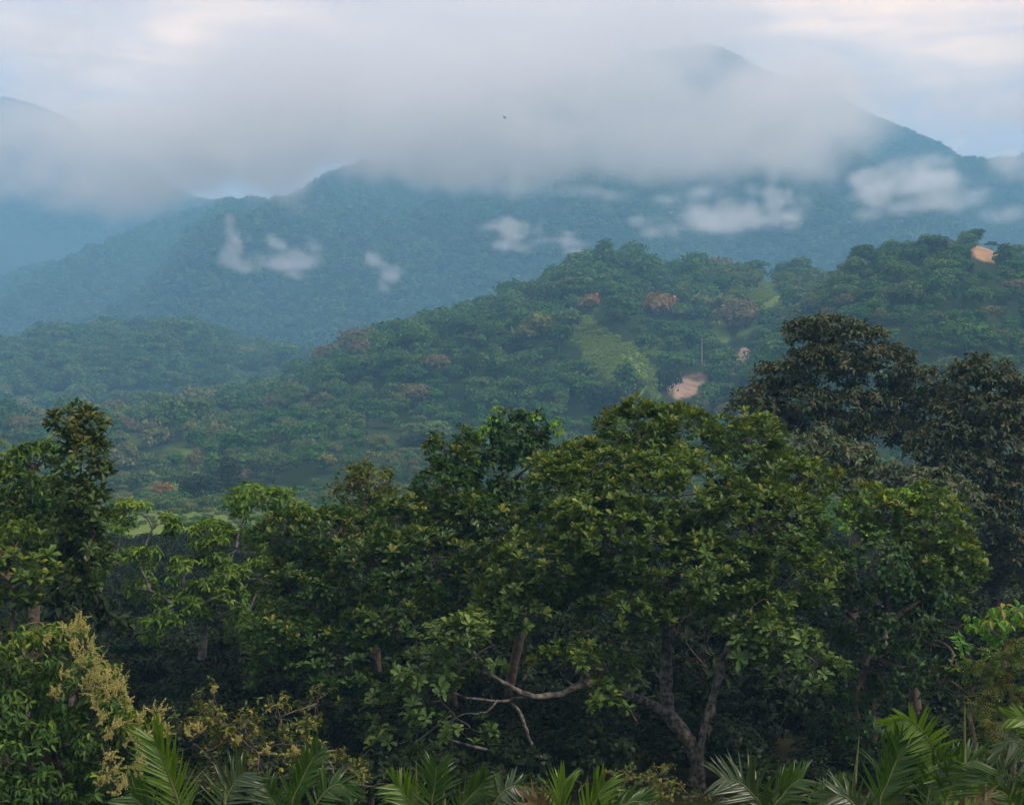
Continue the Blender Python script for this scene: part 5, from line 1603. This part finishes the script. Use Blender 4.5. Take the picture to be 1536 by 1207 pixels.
def palm_frond(parent, base, pts, Y, mat, length, r, n=26, lean=-0.5, side_k=1.0, w=0.024, fold=0.35, sweep=(0.75, 1.5), dY=0.0, droop=0.15, t0=0.08):
    """pts: the midrib as seen from below to the tip; leaflets both sides, each its own mesh"""
    k = len(pts)
    ctl = np.array([P(a, b, Y + dY * i / (k - 1)) for i, (a, b) in enumerate(pts)])
    t = np.linspace(0, k - 1, 24)
    i = np.minimum(t.astype(int), k - 2)
    f = (t - i)[:, None]
    a, b = ctl[np.maximum(i - 1, 0)], ctl[np.minimum(i + 2, k - 1)]
    mid = 0.5 * (2 * ctl[i] + (ctl[i + 1] - a) * f + (2 * a - 5 * ctl[i] + 4 * ctl[i + 1] - b) * f ** 2 + (3 * ctl[i] - a - 3 * ctl[i + 1] + b) * f ** 3)
    tan = unit(np.gradient(mid, axis=0))
    v, q = tubes([(mid - base, np.linspace(0.016, 0.003, 24))], 5)
    fr = link('frond', mesh_from('frond', v, q, palm_stem, True), parent)
    face = unit(np.array([0, -1.0, 0.0]) + np.array([0, 0, 1.0]) * -lean)          # the side of the frond turned to us
    for j in range(n):
        u = t0 + (1 - t0) * (j + 0.5) / n
        x = u * 23
        i0 = min(int(x), 22)
        p = mid[i0] + (mid[i0 + 1] - mid[i0]) * (x - i0)
        tn = tan[min(i0 + 1, 23)]
        nn = unit(face - tn * (face @ tn))
        sd = np.cross(tn, nn)
        L_ = 0.86 * length * (0.55 + 0.75 * math.sin(math.pi * (0.12 + 0.80 * u)) ** 0.8) * 0.85
        for s in (-1, 1):
            sw = sweep[0] + (sweep[1] - sweep[0]) * u + 0.12 * r.normal()
            d = unit(sd * s * side_k + tn * sw + nn * fold + 0.07 * r.normal(size=3) - np.array([0, 0, droop]))
            z = unit(nn * 1.0 - sd * s * 0.35 + 0.2 * r.normal(size=3))
            y = unit(np.cross(z, d))
            z = np.cross(d, y)
            l_ = L_ * r.uniform(0.85, 1.12)
            bend = r.choice([0.08, 0.2, 0.4, 0.7])
            if z[2] < 0:
                bend = -bend
            key = (mat.name, float(bend))
            if key not in LEAFLETS:
                LEAFLETS[key] = leaflet_mesh(float(bend), mat)
            o = bpy.data.objects.new('leaflet', LEAFLETS[key])
            C.objects.link(o)
            o.parent = fr
            ww = w * r.uniform(0.8, 1.2)
            pp = p - base
            o.matrix_local = Matrix(((d[0] * l_, y[0] * ww, z[0] * l_, pp[0]), (d[1] * l_, y[1] * ww, z[1] * l_, pp[1]), (d[2] * l_, y[2] * ww, z[2] * l_, pp[2]), (0, 0, 0, 1)))
    return fr


def palm(label, px, Y, crown_row, fronds, spears=(), seed=0):
    r = np.random.default_rng(5000 + seed)
    base = G(px, Y, -0.05)
    top = P(px, crown_row, Y)
    e = bpy.data.objects.new('palm', None)
    C.objects.link(e)
    e.location = base
    tag(e, label, 'palm', 'palms along the bottom of the picture')
    v, q = tubes([(np.stack([(0, 0, -0.2), (top - base) * 0.5 + np.array([0.05, 0.03, 0]), top - base]), np.array([0.10, 0.075, 0.05]))], 8)
    link('trunk', mesh_from('trunk', v, q, palm_trunk, True), e)
    for f in fronds:
        f = dict(f)
        pts = f.pop('pts')
        # stalk from the crown to the lowest visible point of the frond
        q0 = (px + (pts[0][0] - px) * 0.5, (crown_row + pts[0][1]) / 2)
        palm_frond(e, base, [(px, crown_row)] + [q0] + list(pts) if f.pop('stalk', True) else pts, Y, r=r, **f)
    for (x0, y0, x1, y1) in spears:
        a, b = P(x0, y0, Y), P(x1, y1, Y)
        v, q = tubes([(np.stack([a - base, (a * 0.5 + b * 0.5) - base, b - base]), np.array([0.022, 0.016, 0.003]))], 6)
        link('spear_leaf', mesh_from('spear_leaf', v, q, palm_stem, True), e)
    return e


B, GR = palm_bright, palm_grey
palm('palm with a big upright bright frond, leftmost at the bottom', 290, 14.0, 1330, [
    dict(pts=[(268, 1205), (254, 1165), (240, 1130), (231, 1108)], mat=palm_bright, length=0.42, n=26, sweep=(0.9, 1.8), lean=-0.3, t0=0.3),
    dict(pts=[(335, 1210), (345, 1185), (356, 1168), (366, 1158)], mat=GR, length=0.36, n=20, sweep=(0.5, 1.2), t0=0.35, droop=0.3),
    dict(pts=[(225, 1225), (210, 1205), (200, 1195)], mat=palm_mat, length=0.36, n=18, t0=0.3),
], spears=[(337, 1250, 338, 1141)], seed=1)
palm('palm with slim steep fronds, second from the left', 450, 15.0, 1320, [
    dict(pts=[(438, 1205), (450, 1175), (462, 1150), (474, 1130)], mat=palm_mat, length=0.34, n=24, sweep=(1.2, 2.2), t0=0.3),
    dict(pts=[(470, 1215), (490, 1185), (510, 1176), (526, 1190)], mat=palm_mat, length=0.30, n=20, droop=0.4, t0=0.35),
    dict(pts=[(415, 1215), (404, 1192), (396, 1178)], mat=palm_mat, length=0.3, n=18, t0=0.35),
], seed=2)
palm('palm of bristling green fronds left of the low gap under the tree', 660, 15.0, 1320, [
    dict(pts=[(648, 1205), (651, 1185), (653, 1168), (655, 1150)], mat=palm_mat, length=0.34, n=24, sweep=(0.8, 1.9), t0=0.3),
    dict(pts=[(690, 1215), (705, 1195), (718, 1182), (726, 1170)], mat=palm_mat, length=0.30, n=22, sweep=(1.2, 2.2), t0=0.35),
    dict(pts=[(620, 1215), (612, 1200), (600, 1184), (592, 1176)], mat=palm_bright, length=0.3, n=20, t0=0.35),
    dict(pts=[(735, 1215), (752, 1190), (775, 1178), (802, 1188)], mat=GR, length=0.24, n=24, droop=0.5, t0=0.35, sweep=(0.5, 0.9)),
], spears=[(626, 1230, 624, 1140), (668, 1225, 661, 1138)], seed=3)
palm('palm with stiff spiky upright leaflets near the middle', 860, 14.5, 1330, [
    dict(pts=[(842, 1225), (840, 1205), (842, 1185), (846, 1172)], mat=palm_bright, length=0.34, n=16, sweep=(1.8, 2.6), t0=0.3),
    dict(pts=[(880, 1225), (890, 1205), (900, 1188), (906, 1176)], mat=palm_bright, length=0.34, n=18, sweep=(1.5, 2.4), t0=0.3),
    dict(pts=[(900, 1230), (925, 1212), (950, 1202), (972, 1203)], mat=palm_mat, length=0.3, n=22, t0=0.35, droop=0.2),
    dict(pts=[(815, 1225), (806, 1208), (796, 1203)], mat=palm_dry, length=0.3, n=18, t0=0.35),
], seed=4)
palm('palm with two blue green fronds fanned low, right of the forked trunk', 1150, 15.0, 1320, [
    dict(pts=[(1142, 1212), (1128, 1190), (1108, 1172), (1082, 1166)], mat=GR, length=0.42, n=28, sweep=(0.6, 1.3), t0=0.28),
    dict(pts=[(1160, 1212), (1172, 1195), (1186, 1178), (1202, 1168)], mat=palm_mat, length=0.36, n=24, sweep=(0.9, 1.6), t0=0.3),
    dict(pts=[(1215, 1222), (1232, 1204), (1250, 1190), (1262, 1182)], mat=palm_mat, length=0.3, n=20, t0=0.4),
], spears=[(1253, 1230, 1253, 1160), (1276, 1230, 1289, 1103)], seed=5)
palm('largest palm with a dark upright frond and a bright drooping tip, lower right', 1360, 13.5, 1340, [
    dict(pts=[(1320, 1207), (1332, 1172), (1344, 1142), (1354, 1116)], mat=palm_mat, length=0.40, n=30, sweep=(0.7, 1.6), t0=0.28),
    dict(pts=[(1412, 1175), (1402, 1130), (1385, 1098), (1360, 1078), (1332, 1085)], mat=palm_bright, length=0.26, n=34, sweep=(0.5, 1.0), droop=0.7, t0=0.35, lean=-0.2),
    dict(pts=[(1420, 1200), (1432, 1168), (1446, 1148), (1462, 1140)], mat=palm_mat, length=0.34, n=26, droop=0.5, t0=0.3),
    dict(pts=[(1390, 1205), (1398, 1170), (1412, 1148), (1428, 1138)], mat=palm_mat, length=0.32, n=24, droop=0.4, t0=0.3),
    dict(pts=[(1295, 1225), (1275, 1200), (1258, 1192), (1240, 1200)], mat=GR, length=0.3, n=22, t0=0.35, droop=0.3),
    dict(pts=[(1440, 1235), (1462, 1205), (1478, 1196), (1492, 1212)], mat=palm_dry, length=0.26, n=18, droop=0.7, t0=0.35),
], spears=[(1447, 1250, 1447, 1054), (1477, 1240, 1478, 1146)], seed=6)
palm('palm reaching in from the lower right edge with pale hanging frond tips', 1560, 14.0, 1300, [
    dict(pts=[(1560, 1150), (1535, 1118), (1512, 1112), (1494, 1142)], mat=GR, length=0.28, n=28, droop=0.8, t0=0.3, sweep=(0.4, 0.8)),
    dict(pts=[(1575, 1130), (1560, 1095), (1540, 1080), (1516, 1076)], mat=palm_bright, length=0.26, n=24, t0=0.3),
    dict(pts=[(1520, 1235), (1490, 1204), (1455, 1194), (1412, 1200)], mat=palm_bright, length=0.24, n=28, t0=0.3, sweep=(0.4, 1.0)),
    dict(pts=[(1530, 1225), (1512, 1196), (1500, 1186), (1486, 1186)], mat=palm_mat, length=0.26, n=22, t0=0.35),
], seed=7)

# ------------------------------------------------------------------ a bird far off against the cloud
def bird():
    bl = [(0, -0.22, 0), (0.03, -0.05, 0.0), (0.05, 0.06, 0.01), (0.03, 0.16, 0.02), (0, 0.24, 0.02)]
    v, q = tubes([(np.array([(0, y, z) for _, y, z in bl]), np.array([0.012, 0.05, 0.065, 0.04, 0.01]))], 8)
    m = bark_material('dark_feathers', (0.02, 0.02, 0.022), (0.05, 0.05, 0.05), 9)
    o = link('bird', mesh_from('bird', v, q, m, True), label='tiny dark bird flying in front of the grey cloud', cat='bird')
    for s in (-1, 1):
        w_ = [(s * 0.04, 0.10, 0.03), (s * 0.26, 0.14, 0.14), (s * 0.52, 0.02, 0.10), (s * 0.30, -0.04, 0.12), (s * 0.04, -0.08, 0.02)]
        wv = np.array(w_ + [(a, b, c - 0.012) for a, b, c in w_])
        f4 = np.array([(0, 1, 3, 4), (5, 9, 8, 6)] + [(i, (i + 1) % 5 + 0, (i + 1) % 5 + 5, i + 5) for i in range(5)])
        link('wing', mesh_from('wing', wv, [f4, np.array([(1, 2, 3), (6, 8, 7)])], m), o)
    tv = np.array([(-0.02, -0.18, 0.0), (0.02, -0.18, 0), (0.05, -0.36, 0.01), (-0.05, -0.36, 0.01), (-0.02, -0.18, -0.012), (0.02, -0.18, -0.012), (0.05, -0.36, 0), (-0.05, -0.36, 0)])
    link('tail', mesh_from('tail', tv, np.array([(0, 1, 2, 3), (7, 6, 5, 4), (0, 4, 5, 1), (1, 5, 6, 2), (2, 6, 7, 3), (3, 7, 4, 0)]), m), o)
    o.location = P(757, 177, 300)
    o.rotation_euler = (0.1, 0.25, 1.1)
    o.scale = (1.3, 1.3, 1.3)


bird()
